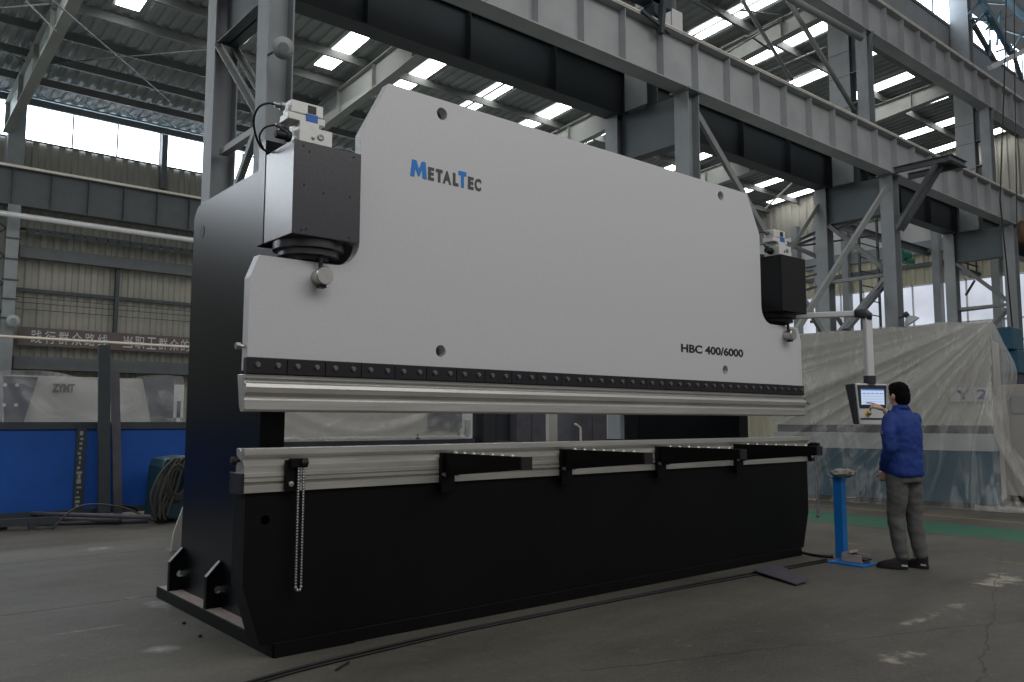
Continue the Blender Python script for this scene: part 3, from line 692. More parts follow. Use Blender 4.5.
    rr = N(nt, 'ShaderNodeMapRange'); rr.inputs['To Min'].default_value = .45; rr.inputs['To Max'].default_value = .75; lk(nt, noise_(1.1), rr.inputs[0]); lk(nt, rr.outputs[0], p.inputs['Roughness'])
    lk(nt, p.outputs[0], out.inputs[0]); return m
M['floor'] = floor_mat()
tag(obj('floor', MB().box(-26, 42, -8, 27.9, -.2, 0), 'floor'), kind='structure')
# roof plane
def RZ(y): return 13.07-.08*y
X0, X1, YN, YW, XE = -24, 33.6, 9.95, 27.7, 33.6
def corr(mb, x0, x1, per, dep, fn):   # corrugation along local x; fn(x, d, t) -> co, t in 0..1
    xs = []; x = x0
    while x < x1:
        xs += [(x, 0), (x+per*.38, 0), (x+per*.5, dep), (x+per*.88, dep)]; x += per
    a = [mb.bm.verts.new(fn(q, d, 0)) for q, d in xs]; b = [mb.bm.verts.new(fn(q, d, 1)) for q, d in xs]
    for i in range(len(xs)-1): mb.bm.faces.new((a[i], a[i+1], b[i+1], b[i]))
    return mb
tag(obj('ceiling', corr(MB(), X0, X1, .31, -.05, lambda x, d, t: (x, YN+t*(YW-YN), RZ(YN+t*(YW-YN))+.0+d)), 'roof'), kind='structure')
# skylights: translucent roof sheets
for i in range(-8, 11):
    x = 10.08+2.51*i
    if i == -2: x = 4.85
    if i == -1: x = 7.5
    if x > 33: continue
    for (ya, yb_) in ((18.25, 20.68), (10.7, 13.4)):
        split = i in ((2, 8) if ya > 15 else (3, 5, 8))
        segs = [(x, x+.13), (x+.25, x+.55)] if split else [(x, x+.55)]
        mb = MB()
        for a, b in segs:
            vs = [mb.bm.verts.new(p) for p in ((a, ya, RZ(ya)-.058), (b, ya, RZ(ya)-.058), (b, yb_, RZ(yb_)-.058), (a, yb_, RZ(yb_)-.058))]
            mb.bm.faces.new(vs)
        o = obj('skylight', mb, 'sky')
        tag(o, 'bright translucent strip skylight in the corrugated roof', 'skylight', 'strip skylights in the low roof')
for k in range(12):
    y = 10.6+1.5*k
    tag(obj('purlin', MB().box(X0, X1, y-.04, y+.04, RZ(y)-.30, RZ(y)-.085), 'purlin'), 'dark horizontal purlin running under the corrugated roof', 'roof beam', 'roof purlins')
CX = [3.56+7.5*k for k in range(-1, 4)]
for x in CX:
    ya, yb_ = 10.0, 27.4
    zb = lambda y: RZ(y)-(.78+.28*min(1, (y-10)/8)+.08*max(0, (y-18)/9.4)); ym_ = 18
    rm_ = MB().prism([(ya, zb(ya)), (ym_, zb(ym_)), (yb_, zb(yb_)), (yb_, RZ(yb_)-.31), (ya, RZ(ya)-.31)], 'x', x+.143, x+.157)
    rm_.prism([(ya, zb(ya)-.02), (ym_, zb(ym_)-.02), (yb_, zb(yb_)-.02), (yb_, zb(yb_)), (ym_, zb(ym_)), (ya, zb(ya))], 'x', x+.02, x+.28)
    rm_.prism([(ya, RZ(ya)-.33), (yb_, RZ(yb_)-.33), (yb_, RZ(yb_)-.31), (ya, RZ(ya)-.31)], 'x', x+.02, x+.28)
    o = obj('rafter', rm_, 'rafter')
    tag(o, 'pale grey sloping steel rafter spanning from crane column to far wall', 'roof beam', 'roof rafters')
    for j in range(9):
        y = 11.2+2.*j; obj('stiffener', MB().box(x+.03, x+.27, y-.006, y+.006, zb(y), RZ(y)-.33), 'rafter', o)
def member(parent, name, a, b, w, m, kind='angle', **k):
    mb = MB()
    if kind == 'angle': mb.angle(a, b, w)
    elif kind == 'tube': mb.tube([a, b], w/2, 10)
    else: mb.bar(a, b, w, w)
    return obj(name, mb, m, parent)
# ---------------- far wall
YW1 = 27.7
def zy(u, v, y=27.6): return aty(u, v, y).z
tag(obj('wall_back', corr(MB(), X0, X1, .36, .05, lambda x, d, t: (x, YW1+d, t*9.71)).box(X0, X1, 27.66, 27.8, 10.80, 11.0), 'wall'), kind='structure')
nW = 1
for k in range(-6, 8):
    xa = 4.19+4.1*k; xb = xa+3.86
    if xb > X1: break
    w = obj('window_%d' % nW, MB().box(xa, xb, 27.70, 27.72, 9.72, 10.8), 'win'); tag(w, kind='structure'); nW += 1
    mb = MB()
    for j in (1, 2): mb.box(xa+1.287*j-.02, xa+1.287*j+.02, 27.65, 27.70, 9.72, 10.8)
    mb.box(xa, xb, 27.64, 27.7, 9.69, 9.73).box(xa, xb, 27.64, 27.7, 10.79, 10.83)
    for j in range(3): mb.box(xa+.64+1.287*j-.02, xa+.66+1.287*j, 27.68, 27.7, 10.24, 10.27)
    obj('window_frame', mb, 'dkbrace', w)
    tag(obj('wall_post', MB().box(xb+.03, xb+.21, 27.45, 27.66, 8.9, 10.95), 'dkbrace'), 'thin dark post between the clerestory windows of the far wall', 'post', 'far wall window posts')
# crane girder of far wall
def girder(name, y, z0, z1, x0, x1, sp, off, m, label, fl=.34, extra=None, group=None):
    g_ = empty(name, ((x0+x1)/2, y, z0), label, 'girder', group)
    obj('web', MB().box(x0, x1, y-.007, y+.007, z0+.02, z1-.02), m, g_)
    obj('top_flange', MB().box(x0, x1, y-fl/2, y+fl/2, z1-.022, z1), m, g_)
    obj('bottom_flange', MB().box(x0, x1, y-fl/2, y+fl/2, z0, z0+.022), m, g_)
    n = 0; x = off-sp*int((off-x0)/sp); first = None
    while x < x1 and n < 95:
        if x > x0:
            if first is None: first = obj('web_stiffener', MB().box(x-.006, x+.006, y-fl/2+.02, y+fl/2-.02, z0+.022, z1-.022), m, g_); fx_ = x
            else: c = first.copy(); COL.objects.link(c); c.location.x = x-fx_
            n += 1
        x += sp
    return g_
girder('crane_girder', 27.0, 7.5, 8.6, -11, 33, 1.0, 4.85, 'dkbrace', 'dark riveted-looking crane girder along the far wall under the clerestory windows')
tag(obj('crane_rail', MB().box(-11, 33, 26.86, 26.93, 8.605, 8.68), 'rail'), 'yellowish rail on top of the far wall crane girder', 'rail')
zd_ = aty(0, 213, 26.4).z
tag(obj('duct', MB().tube([(-8, 26.4, zd_), (33, 26.4, zd_-.0)], .085, 12), 'alu', None, True), 'long pale pipe running along the far wall below the crane girder', 'pipe')
tag(obj('eave_beam', MB().box(4.2, 33, 27.35, 27.6, 6.10, 6.45), 'dkbrace'), 'dark horizontal beam across the corrugated far wall', 'beam')
sc = MB()
for k in range(90):
    x = 4.3+.32*k; sc.prism([(x, 6.95), (x+.32, 6.95), (x+.22, 6.78), (x+.1, 6.78)], 'y', 27.30, 27.33)
sc.box(4.2, 33, 27.3, 27.64, 6.95, 6.98)
tag(obj('eave_shade', sc, 'fence'), 'dark scalloped strip standing in for eave shade on the far wall', 'eave')  # shade on the wall modelled as dark scallops
tag(obj('girt', MB().box(4.2, 33, 27.55, 27.64, 5.12, 5.22), 'fence'), 'thin dark horizontal girt halfway up the far wall', 'beam')
for j, z in enumerate((4.95, 4.8, 4.6)):
    tag(obj('wall_conduit', MB().tube([(4.2, 27.6, z), (33, 27.6, z)], .012, 6), 'fence'), 'thin dark conduit line strung along the far wall', 'conduit', 'far wall conduits')
for x in (6.93, 11.0, 15.2, 19.4):
    tag(obj('wall_post', MB().box(x-.05, x+.06, 27.5, 27.64, 4.05, 6.1), 'fence'), 'thin dark post on the corrugated far wall above the slogan board', 'post', 'far wall lower posts')
tag(obj('low_beam', MB().box(4.2, 33, 27.3, 27.6, 2.82, 3.2), 'dkbrace'), 'heavy grey beam low on the far wall behind the covered machine', 'beam')
sb = tag(obj('slogan_board', MB().box(4.28, 14, 27.42, 27.48, 3.52, 4.06), 'sign'), 'long maroon slogan board with white Chinese characters on far wall', 'sign')
tx = '\u8df5\u884c\u7fa4\u4f17\u8def\u7ebf'; tx2 = '\u5f53\u804c\u5de5\u7fa4\u4f17\u7684'
for k, (T_, xs) in enumerate(((tx, 4.62), (tx2, 7.15))):
    for j, ch in enumerate(T_):
        xx = xs+(.36 if k == 0 else .355)*j
        glyph(ch, xx, xx+.28, 3.60, 3.98, 27.415, 'signtext', sb, 'character', .0)
zp = aty(0, 336, 26.2).z
tag(obj('wall_pipe', MB().tube([(-6, 26.2, zp), (33, 26.2, zp)], .04, 8), 'rail', None, True), 'thin pale pipe crossing in front of the slogan board', 'pipe')
# far columns
for x in (-3.78, 3.72, 11.22, 18.72, 26.22):
    t = empty('wall_column', (x, 27.2, 0), 'grey steel column standing against the far wall', 'column', 'far wall columns')
    obj('shaft', MB().ibeam((x+.2, 27.0, 0), (x+.2, 27.0, 7.5), .32, .36, .02, .014, Vector((0, 1, 0))), 'column', t)
    obj('upper_shaft', MB().box(x, x+.44, 27.3, 27.6, 7.5, 11.2), 'column', t)
    for z in (4.2, 4.75, 5.3, 5.9, 6.5): obj('batten', MB().box(x+.0, x+.42, 26.79, 26.81, z, z+.04), 'fence', t)
    obj('lattice_leg', MB().box(x-.5, x-.42, 26.9, 27.0, 0, 7.5), 'fence', t)
    mb = MB()
    for j in range(9): mb.angle((x-.45, 26.95, .8*j), (x+.05, 26.95, .8*j+.4), .05).angle((x+.05, 26.95, .8*j+.4), (x-.45, 26.95, .8*j+.8), .05)
    obj('lacing', mb, 'fence', t)
def lamp(c, d, r, label, arm_to=None, sm=True):
    t = empty('floodlight', c, label, 'lamp'); c = Vector(c); d = Vector(d).normalized()
    obj('reflector', MB().lathe(c-d*r*.9, d, [(0, r*.25), (r*.15, r*.4), (r*.5, r*.8), (r*.9, r), (r*.95, r*1.04), (r*1.0, r*1.04)], 28), 'girder', t, True)
    obj('glass', MB().lathe(c, d, [(0.0, r*.98), (r*.06, r*.8), (r*.12, r*.4), (r*.13, .001)], 28), 'glass', t, True)
    obj('lamp_housing', MB().lathe(c-d*r*.9, -d, [(0, r*.35), (r*.6, r*.35), (r*.65, r*.2)], 16), 'fence', t, True)
    if arm_to: obj('mounting_arm', MB().tube([c-d*r*1.1, Vector(arm_to)], r*.12, 8), 'fence', t)
lamp(aty(13, 321, 26.6), (.1, -1, -.1), .17, 'small round floodlight on the far left wall column', aty(9, 321, 26.85))
# eave truss along far wall
et = empty('eave_truss', (8, 26.6, 10), 'pale blue-grey lattice truss running along the top of the far wall', 'truss')
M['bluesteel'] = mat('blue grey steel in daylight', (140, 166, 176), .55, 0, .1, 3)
zt_, zb_ = aty(32, 86, 26.6).z, aty(29, 92, 26.6).z-.12
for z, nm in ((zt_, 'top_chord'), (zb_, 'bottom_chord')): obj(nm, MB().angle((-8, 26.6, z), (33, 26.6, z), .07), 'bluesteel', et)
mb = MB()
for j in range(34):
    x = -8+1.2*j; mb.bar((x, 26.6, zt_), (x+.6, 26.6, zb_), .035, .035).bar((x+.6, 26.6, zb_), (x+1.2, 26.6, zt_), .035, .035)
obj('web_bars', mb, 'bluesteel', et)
zq = aty(40, 69, 25.9).z
tag(obj('tie_tube', MB().tube([(-8, 25.9, zq), (33, 25.9, zq)], .05, 8), 'bluesteel', None, True), 'blue-grey longitudinal tie tube under the roof near the far wall', 'pipe')
for i, (a, b) in enumerate((((25, 0, 16), (56, 31, 20.5)), ((52, 0, 16), (170, 101, 25)), ((44, 64, 24.5), (205, 50, 19.5)), ((0, 8, 20), (50, 4, 18.5)), ((0, 47, 25), (25, 62, 26.5)))):
    A = aty(*a[:2], a[2]); B = aty(*b[:2], b[2])
    for _ in range(40):
        if A.z > RZ(A.y)-.35 or A.y > 27.2: A = cC+(A-cC)*.98
        if B.z > RZ(B.y)-.35 or B.y > 27.2: B = cC+(B-cC)*.98
    tag(obj('brace_rod', MB().tube([A, B], .017, 8), 'dkbrace'), 'thin diagonal brace rod under the low roof at left', 'rod', 'roof brace rods')
# ---------------- end wall of low bay (x = 33.6)
z_wt = atx(902, 286, XE).z; z_ct = atx(902, 256, XE).z; z_pt = atx(800, 236, XE).z
tag(obj('wall_left', MB().box(X0-.2, X0, 9.9, 27.7, 0, 12.3), 'wall'), kind='structure')
tag(obj('wall_right', MB().box(XE+.1, XE+.2, 9.9, 27.7, 0, 12.3), 'wall'), kind='structure')
cl = MB()
def ccol(z0, z1, m, nm, lab):
    mb = corr(MB(), 9.9, 27.7, .36, .05, lambda x, d, t: (XE+d, x, z0+t*(z1-z0)))
    tag(obj(nm, mb, m), lab, 'cladding')
ccol(z_wt, z_ct, 'wall2', 'wall_cladding', 'cream corrugated cladding band on the right end wall above the windows')
ccol(z_pt, 12.2, 'wall', 'wall_cladding', 'dim corrugated cladding in the gable of the right end wall')
tag(obj('trim_1', MB().box(XE+.02, XE+.08, 9.9, 27.7, z_ct, z_pt), 'pale'), kind='structure')
tag(obj('trim_2', MB().box(XE-.12, XE+.02, 9.9, 27.7, z_ct-.05, z_ct+.45), 'column'), kind='structure')
zg = atx(902, 270, XE).z
tag(obj('trim_3', MB().box(XE-.10, XE+.0, 9.9, 27.7, zg, zg+.16), 'dkbrace'), kind='structure')
def pal(u): return atx(u, 300, XE).y
zwb = z_wt-3.3
posts = [pal(941), pal(898), pal(850), pal(822), pal(800), pal(1000)]
for y in sorted(posts): tag(obj('wall_post', MB().box(XE-.35, XE-.02, y-.14, y+.14, 0, z_pt+.4), 'column'), 'grey steel post on the right end wall between window bays', 'post', 'end wall posts')
w = obj('window_%d' % nW, MB().box(XE+.02, XE+.06, 10.2, 27.4, zwb, z_wt-.03), 'winlow'); tag(w, kind='structure'); nW += 1
mb = MB(); y = 10.6
while y < 27.3: mb.box(XE-.03, XE+.02, y-.03, y+.03, zwb, z_wt-.03); y += 1.02
for z in (z_wt-.06, z_wt-1.7, z_wt-2.5, zwb): mb.box(XE-.03, XE+.02, 10.2, 27.4, z-.035, z+.035)
obj('window_frame', mb, 'alu', w)
ccol(0, zwb, 'wall2', 'wall_cladding', 'cream corrugated cladding at the foot of the right end wall')
# ---------------- crane columns
BLG = 8.93
labs = {0: ('hidden', ''), }
names = {-3.94: 'twin-legged steel crane column standing out beyond the left of the picture', 3.56: 'nearest twin-legged steel crane column behind the left cylinder', 11.06: 'twin-legged crane column rising behind the middle of the press brake ram', 18.56: 'twin-legged crane column beside the boom and cantilever bracket', 26.06: 'twin-legged crane column at the right edge above the covered machine'}
for x in CX:
    lab = names.get(round(x, 2), 'twin-legged steel crane column out beyond the picture')
    if round(x, 2) not in names: continue
    t = empty('crane_column', (x+.15, 9.3, 0), lab, 'column')
    xm = x+.155
    def ileg(nm, y0, y1, z0, z1, m='column'):
        ym = (y0+y1)/2; obj(nm, MB().box(x, x+.018, y0, y1, z0, z1).box(x+.292, x+.31, y0, y1, z0, z1).box(x+.018, x+.292, ym-.007, ym+.007, z0, z1), m, t)
    ileg('front_leg', 8.46, 8.76, 0, 7.06); ileg('rear_leg', 10.10, 10.40, 0, 7.06)
    obj('cap_plate', MB().box(x-.04, x+.35, 8.40, 8.82, 7.03, 7.06), 'column', t)
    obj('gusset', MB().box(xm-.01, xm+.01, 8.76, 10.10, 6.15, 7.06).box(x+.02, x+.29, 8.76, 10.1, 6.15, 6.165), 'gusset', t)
    yf, yr = 8.76, 10.10
    mbs = [((yr, 6.15), (yf, 4.85)), ((yf, 4.62), (yr, 3.3)), ((yr, 3.1), (yf, 1.8)), ((yf, 1.6), (yr, .3))]
    for (a, b) in mbs:
        for dx in (.03, .25): obj('lacing_bar', MB().angle((x+dx, a[0], a[1]), (x+dx, b[0], b[1]), .075), 'brace', t)
    for z in (4.74, 3.2, 1.7): obj('strut', MB().bar((xm, yf, z), (xm, yr, z), .1, .08), 'brace', t)
    # upper crane leg and main shaft
    ileg('upper_leg', BLG, BLG+.27, 7.98, 10.69)
    obj('upper_cap', MB().box(x-.03, x+.34, BLG-.05, BLG+.32, 10.66, 10.69).prism([(BLG, 10.6), (BLG-.12, 10.66), (BLG, 10.3)], 'x', xm-.01, xm+.01), 'column', t)
    ileg('main_shaft', 9.37, 9.90, 7.06, 17)
    obj('tie_plates', MB().box(xm-.01, xm+.01, BLG+.27, 9.37, 9.75, 10.69).box(xm-.01, xm+.01, BLG+.27, 9.37, 8.0, 9.0).box(x+.02, x+.29, BLG+.27, 9.37, 8.98, 9.0).box(x+.02, x+.29, BLG+.27, 9.37, 9.75, 9.765), 'column', t)
    for z in (7.9, 8.9, 9.7, 10.3): obj('shaft_stiffener', MB().box(x-.004, x+.02, 9.36, 9.91, z, z+.02), 'dkbrace', t)
A_ = girder('crane_girder', 8.60, 7.06, 7.98, -12, 34, .9375, 11.36, 'girder', 'long light grey crane girder crossing directly above the press brake, lower of two', .34)
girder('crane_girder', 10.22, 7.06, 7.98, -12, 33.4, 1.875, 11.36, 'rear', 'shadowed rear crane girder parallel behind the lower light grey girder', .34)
girder('crane_girder', 9.07, 10.69, 11.63, -12, 34, .9375, 18.715, 'girder', 'upper light grey crane girder at top right carried on corbel legs', .34)
for (y, z, lab) in ((8.47, 7.98, 'lower'), (8.92, 11.63, 'upper')):
    t = empty('conductor_rails', (11, y, z), 'set of thin pale conductor rails running along the top of the %s crane girder' % lab, 'rail')
    for j, (dy, dz) in enumerate(((-.02, .04), (.04, .06), (.10, .08), (.17, .10))):
        obj('conductor_bar', MB().box(-12, 34, y+dy-.009, y+dy+.009, z+dz-.012, z+dz+.012), 'rail', t)
    mb = MB()
    for k in range(46): mb.box(-11+k, -10.985+k, y+.0, y+.15, z, z+.045)
    obj('insulators', mb, 'fence', t)
    obj('rail_head', MB().box(-12, 34, y+.13+.0, y+.19, z, z+.12), 'dkbrace', t)
# corbel packing: upper leg base stands on lower girder zone
# X bracing between column 2 and 3, front plane
for (a, b, w, nm, lab) in (((11.40, 8.67, 6.95), (18.5, 8.67, .6), .12, 'brace', 'long grey diagonal brace descending right from the middle crane column'),
                       ((18.5, 8.55, 6.75), (11.45, 8.55, .45), .12, 'brace', 'long grey diagonal brace descending left from the column beside the boom'),
                       ((26.0, 8.6, 6.2), (18.9, 8.6, .5), .1, 'brace', 'dark diagonal brace between the two right crane columns')):
    if '26' in str(a[0]): continue
    tag(obj('diagonal_brace', MB().bar(a, b, .07, w), 'brace'), lab, 'brace')
# rear plane braces near column 3
y = 10.33
def P2(u, v, yy): return aty(u, v, yy)
for (a, b, yy, w, lab) in (((822, 198), (786, 254), 10.34, .11, 'dark knee brace leaving the rear leg of the column beside the boom'),
                      ((789, 243), (838, 265), 10.6, .12, 'grey strut sloping down right behind the right cylinder valve'),
                      ((793, 243), (872, 206), 10.9, .07, 'slim strut rising right above the right cylinder block'),
                      ((793, 247), (878, 213), 11.1, .07, 'second slim strut rising right just under its twin'),
                      ((800, 246), (872, 236), 11.4, .05, 'thin flat strut behind the right cylinder valve'),
                      ((806, 268), (835, 262), 12.0, .05, 'thin rail right of the black cylinder block'),
                      ((806, 277), (840, 268), 12.4, .05, 'thin lower rail right of the black cylinder block'),
                      ((806, 290), (838, 280), 11.6, .06, 'dark slanting strut right of the black cylinder block')):
    tag(obj('strut', MB().angle(P2(*a, yy), P2(*b, yy), w), 'brace' if w > .1 else 'dkbrace'), lab, 'brace')
# double brace down behind boom tube
for (a, b, yy, w, lab) in (((884, 285), (846, 330), 8.9, .13, 'dark diagonal brace behind the boom elbow, upper of a crossed pair'), ((812, 322), (830, 306), 12, .12, 'dark diagonal member above the covered machine, leaning right'), ((830, 306), (842, 325), 12, .1, 'dark diagonal member above the covered machine, leaning left')):
    tag(obj('strut', MB().bar(P2(*a, yy), P2(*b, yy), w, w*.6), 'dkbrace'), lab, 'brace')
# cantilever bracket at column 3
bk = empty('cantilever_bracket', (18.75, 7.9, 6.3), 'dark cantilever steel platform bracket jutting from the crane column near the boom', 'bracket')
e1 = Vector((18.62, 7.22, 7.12))
obj('top_beam', MB().ibeam((18.62, 8.44, 7.12), e1, .1, .14, .014, .01), 'dkbrace', bk)
obj('top_beam', MB().ibeam((19.35, 8.44, 7.12), (19.35, 7.22, 7.12), .1, .14, .014, .01), 'dkbrace', bk)
obj('end_beam', MB().ibeam((18.55, 7.2, 7.12), (19.42, 7.2, 7.12), .1, .14, .014, .01), 'dkbrace', bk)
obj('deck_plate', MB().box(18.6, 19.4, 7.3, 7.7, 7.16, 7.17), 'fence', bk)
for x in (18.62, 18.88): obj('knee_strut', MB().angle((x, 7.5, 7.05), (x, 8.44, 5.75), .09), 'dkbrace', bk)
# ladder
ld = empty('ladder', aty(869, 330, 11.6), 'dark vertical steel ladder between the crane column legs and end wall', 'ladder')
xa, xb = aty(859.5, 260, 11.6).x, aty(878, 260, 11.6).x; z0, z1 = 0.0, aty(870, 213, 11.6).z
for x in (xa, xb): obj('stringer', MB().box(x-.03, x+.03, 11.57, 11.63, z0, z1), 'fence', ld)
n = int((z1-z0)/.42)
for k in range(n): obj('rung', MB().tube([(xa, 11.6, .3+.42*k), (xb, 11.6, .3+.42*k)], .018, 6), 'fence', ld)
# walkway rail near column 4
rl = empty('walkway', aty(985, 270, 12.2), 'dark steel walkway railing crossing between the legs of the rightmost column', 'railing')
a, b = aty(960, 281, 12.2), aty(1010, 262, 12.2); a2, b2 = aty(960, 262, 12.2), aty(1010, 258, 12.2)
zr0, zr1 = aty(985, 275, 12.2).z, aty(985, 263, 12.2).z
obj('deck', MB().box(a.x, b.x+6, 12.1, 12.5, zr0-.12, zr0), 'fence', rl)
for z in (zr0+.02, (zr0+zr1)/2, zr1): obj('handrail', MB().box(a.x, b.x+6, 12.18, 12.22, z-.025, z+.025), 'fence', rl)
x = a.x
while x < b.x+6: obj('railing_post', MB().box(x-.03, x+.03, 12.18, 12.22, zr0, zr1), 'fence', rl); x += .8
tag(obj('strut', MB().bar(aty(960, 311, 10.9), aty(1008, 305, 10.9), .1, .08), 'dkbrace'), 'dark horizontal strut low between the legs of the rightmost column', 'brace')
tag(obj('strut', MB().angle(aty(966, 295, 11.5), aty(975, 280, 11.5), .06), 'fence'), 'short dark strut beside the rear leg of the rightmost column', 'brace')
# green hoist
hc = aty(903, 256, 14.0)
eh = empty('electric_hoist', hc, 'green electric hoist motor hanging in the gap beside the crane column', 'hoist')
px_ = 14/ (FPX/ (hc-cC).dot(cF))
obj('drum', MB().tube([hc+Vector((-.25, 0, .05)), hc+Vector((.42, 0, .05))], .17, 16), 'green', eh, True, angle=40)
obj('motor', MB().tube([hc+Vector((.1, 0, -.18)), hc+Vector((.55, -.1, -.18))], .13, 14), 'green', eh, True, angle=40)
obj('gear_case', MB().box(hc.x-.45, hc.x-.22, hc.y-.15, hc.y+.15, hc.z-.3, hc.z+.2), 'green', eh, bevel=.02)
obj('trolley_beam', MB().ibeam((hc.x-6, hc.y, hc.z+.45), (hc.x+6, hc.y, hc.z+.45), .18, .25), 'dkbrace', eh)
lamp(aty(912, 322, 8.1), (.25, -.5, -.85), .17, 'bowl-shaped floodlight on the crane column above the covered machine', aty(899, 318, 8.45))
lamp(aty(283, 48, 8.1), (-.12, -.9, -.42), .115, 'round glass floodlight on the nearest crane column', aty(268, 55, 8.45))
# crane end carriage on girder
cc = aty(666, 22, 8.55)
cr_ = empty('crane_carriage', (cc.x, 8.55, 8.1), 'dark crane end carriage with white control cabinets on the lower girder', 'crane')
obj('buffer_frame', MB().box(cc.x-.4, cc.x-.15, 8.5, 8.7, 8.08, 8.7).box(cc.x-1.6, cc.x+.1, 8.5, 8.75, 8.35, 8.6).tube([(cc.x-.3, 8.45, 8.2), (cc.x-.3, 8.8, 8.2)], .12, 14), 'fence', cr_)
for k in range(2): obj('cabinet', MB().box(cc.x+.15+.33*k, cc.x+.45+.33*k, 8.8, 9.1, 8.15+.0*k, 8.75-.1*k), 'pale', cr_, bevel=.01)
obj('white_cover', MB().box(cc.x-1.4, cc.x-.5, 8.8, 9.0, 8.1, 8.45), 'pale', cr_)
obj('drive_arm', MB().bar((cc.x-.2, 8.4, 8.7), (cc.x-.35, 8.38, 7.75), .08, .08).bar((cc.x-.8, 8.4, 8.0), (cc.x-.1, 8.4, 7.85), .05, .05), 'fence', cr_)
# upper tube braces
for (a, b, yy, w, lab) in (((700, -52), (861, 38), 8.84, .16, 'thick round tube brace rising left across the roof at top right'), ((770, -30), (854, 110), 9.30, .11, 'slimmer round tube brace crossing steeply at top right'), ((742, 0), (792, 80), 10.6, .09, 'slim tube brace behind the lower girder rail left of the steep one')):
    tag(obj('tube_brace', MB().tube([aty(*a, yy), aty(*b, yy)], w/2, 12), 'brace', None, True), lab, 'brace')
for (a, b) in (((700, 0), (770, 50)), ((740, 10), (815, 20)), ((745, 38), (800, 12)), ((760, 75), (830, 45)), ((690, 75), (790, 15))):
    tag(obj('brace_rod', MB().tube([aty(*a, 10.9), aty(*b, 11.3)], .025, 8), 'dkbrace'), 'thin diagonal brace rod under the low roof above the lower girder', 'rod', 'roof brace rods at centre')
for (a, b, yy) in (((782, 199), (794, 179), 14),): tag(obj('brace_rod', MB().tube([aty(765, 209, yy), aty(795, 180, yy)], .03, 8), 'rafter'), 'short pale brace rod seen above the right end of the ram', 'rod')
# upper clerestory of the high hall
zc = aty(948.5, 26, 9.95).z; zdd = aty(948, -6, 9.95).z
tag(obj('wall_upper', MB().box(4, 36, 9.95, 10.02, 12.15, zc).box(4, 36, 9.95, 10.02, zdd, zdd+3), 'column'), kind='structure')
w = obj('window_%d' % nW, MB().box(4, 36, 9.97, 10.0, zc, zdd), 'win'); tag(w, kind='structure'); nW += 1
mb = MB()
for k in range(22): mb.box(4+1.5*k-.025, 4+1.5*k+.025, 9.93, 9.97, zc, zdd)
mb.box(4, 36, 9.92, 9.97, zc-.05, zc+.05); obj('window_frame', mb, 'dkbrace', w)
th = empty('roof_truss', (27, 9.2, 13.5), 'blue-grey lattice truss members crossing the bright clerestory at top right corner', 'truss')
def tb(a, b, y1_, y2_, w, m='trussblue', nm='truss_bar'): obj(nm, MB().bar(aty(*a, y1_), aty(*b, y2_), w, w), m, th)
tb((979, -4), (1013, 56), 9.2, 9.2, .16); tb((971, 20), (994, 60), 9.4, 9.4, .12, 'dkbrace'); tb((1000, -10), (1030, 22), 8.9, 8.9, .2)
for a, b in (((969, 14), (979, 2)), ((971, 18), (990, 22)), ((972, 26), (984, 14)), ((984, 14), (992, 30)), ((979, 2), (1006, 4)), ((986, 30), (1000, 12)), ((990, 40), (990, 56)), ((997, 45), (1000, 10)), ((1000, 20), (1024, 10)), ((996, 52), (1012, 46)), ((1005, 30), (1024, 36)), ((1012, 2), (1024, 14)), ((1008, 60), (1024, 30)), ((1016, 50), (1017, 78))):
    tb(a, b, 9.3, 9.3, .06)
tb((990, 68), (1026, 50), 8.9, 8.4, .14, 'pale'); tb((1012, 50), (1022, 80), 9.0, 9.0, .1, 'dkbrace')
# hanging cables at right edge
t = empty('crane_cable', aty(1012, 340, 7.2), 'dark pendant cable hanging down the right edge beside the column', 'cable')
obj('cable_run', MB().tube([aty(1006, -5, 7.2), aty(1005, 60, 7.2), aty(1000, 200, 7.2), aty(1007, 270, 7.2), aty(1014, 345, 7.2), aty(1019, 430, 7.2)], .018, 8), 'cableblack', t)
obj('cable_run', MB().tube([aty(1014, -5, 7.1), aty(1015, 100, 7.1), aty(1017, 225, 7.1)], .014, 8), 'cableblack', t)
hk = aty(1022, 232, 7.1)
M['rust'] = mat('rusty brown block', (88, 66, 44), .6, .2, .3, 10)
tag(obj('pulley_block', MB().ball(hk, .2, 14, 10, (.7, .6, 1.5)), 'rust', None, True), 'rusty brown pulley block hanging at the right edge of the picture', 'pulley')
# ================================================================ LEFT BACKGROUND
def zat(u, v, y): return aty(u, v, y).z
# blue fence barrier
FY = 12.42
fx0, fx1 = -3.0, 5.3
fe = empty('barrier_fence', (2.5, FY, 0), 'blue panelled barrier with dark green-grey steel frame at left', 'fence')
zt = zat(90, 422, FY); zp1 = zat(90, 429, FY)
obj('top_rail', MB().box(fx0, fx1, FY-.04, FY+.04, zp1, zt), 'fence', fe)
obj('bottom_rail', MB().box(fx0, fx1, FY-.04, FY+.04, .08, .16), 'fence', fe)
for x in (-.3, aty(79, 470, FY).x, 5.24): obj('fence_post', MB().box(x-.06, x+.06, FY-.05, FY+.05, 0, zt), 'fence', fe)
xs = [fx0, -.3, aty(79, 470, FY).x, 5.24]
for a, b in zip(xs, xs[1:]): obj('blue_panel', MB().box(a+.06, b-.06, FY-.005, FY+.01, .16, zp1), 'bluepanel', fe)
xp = aty(79, 470, FY).x
mb = MB()
for k in range(16):
    z = .18+.065*k; mb.box(xp-.03+random.uniform(-.01, .02), xp+random.uniform(-.005, .035), FY-.053, FY-.05, z, z+random.uniform(.02, .06))
obj('worn_paint', mb, 'girder', fe)
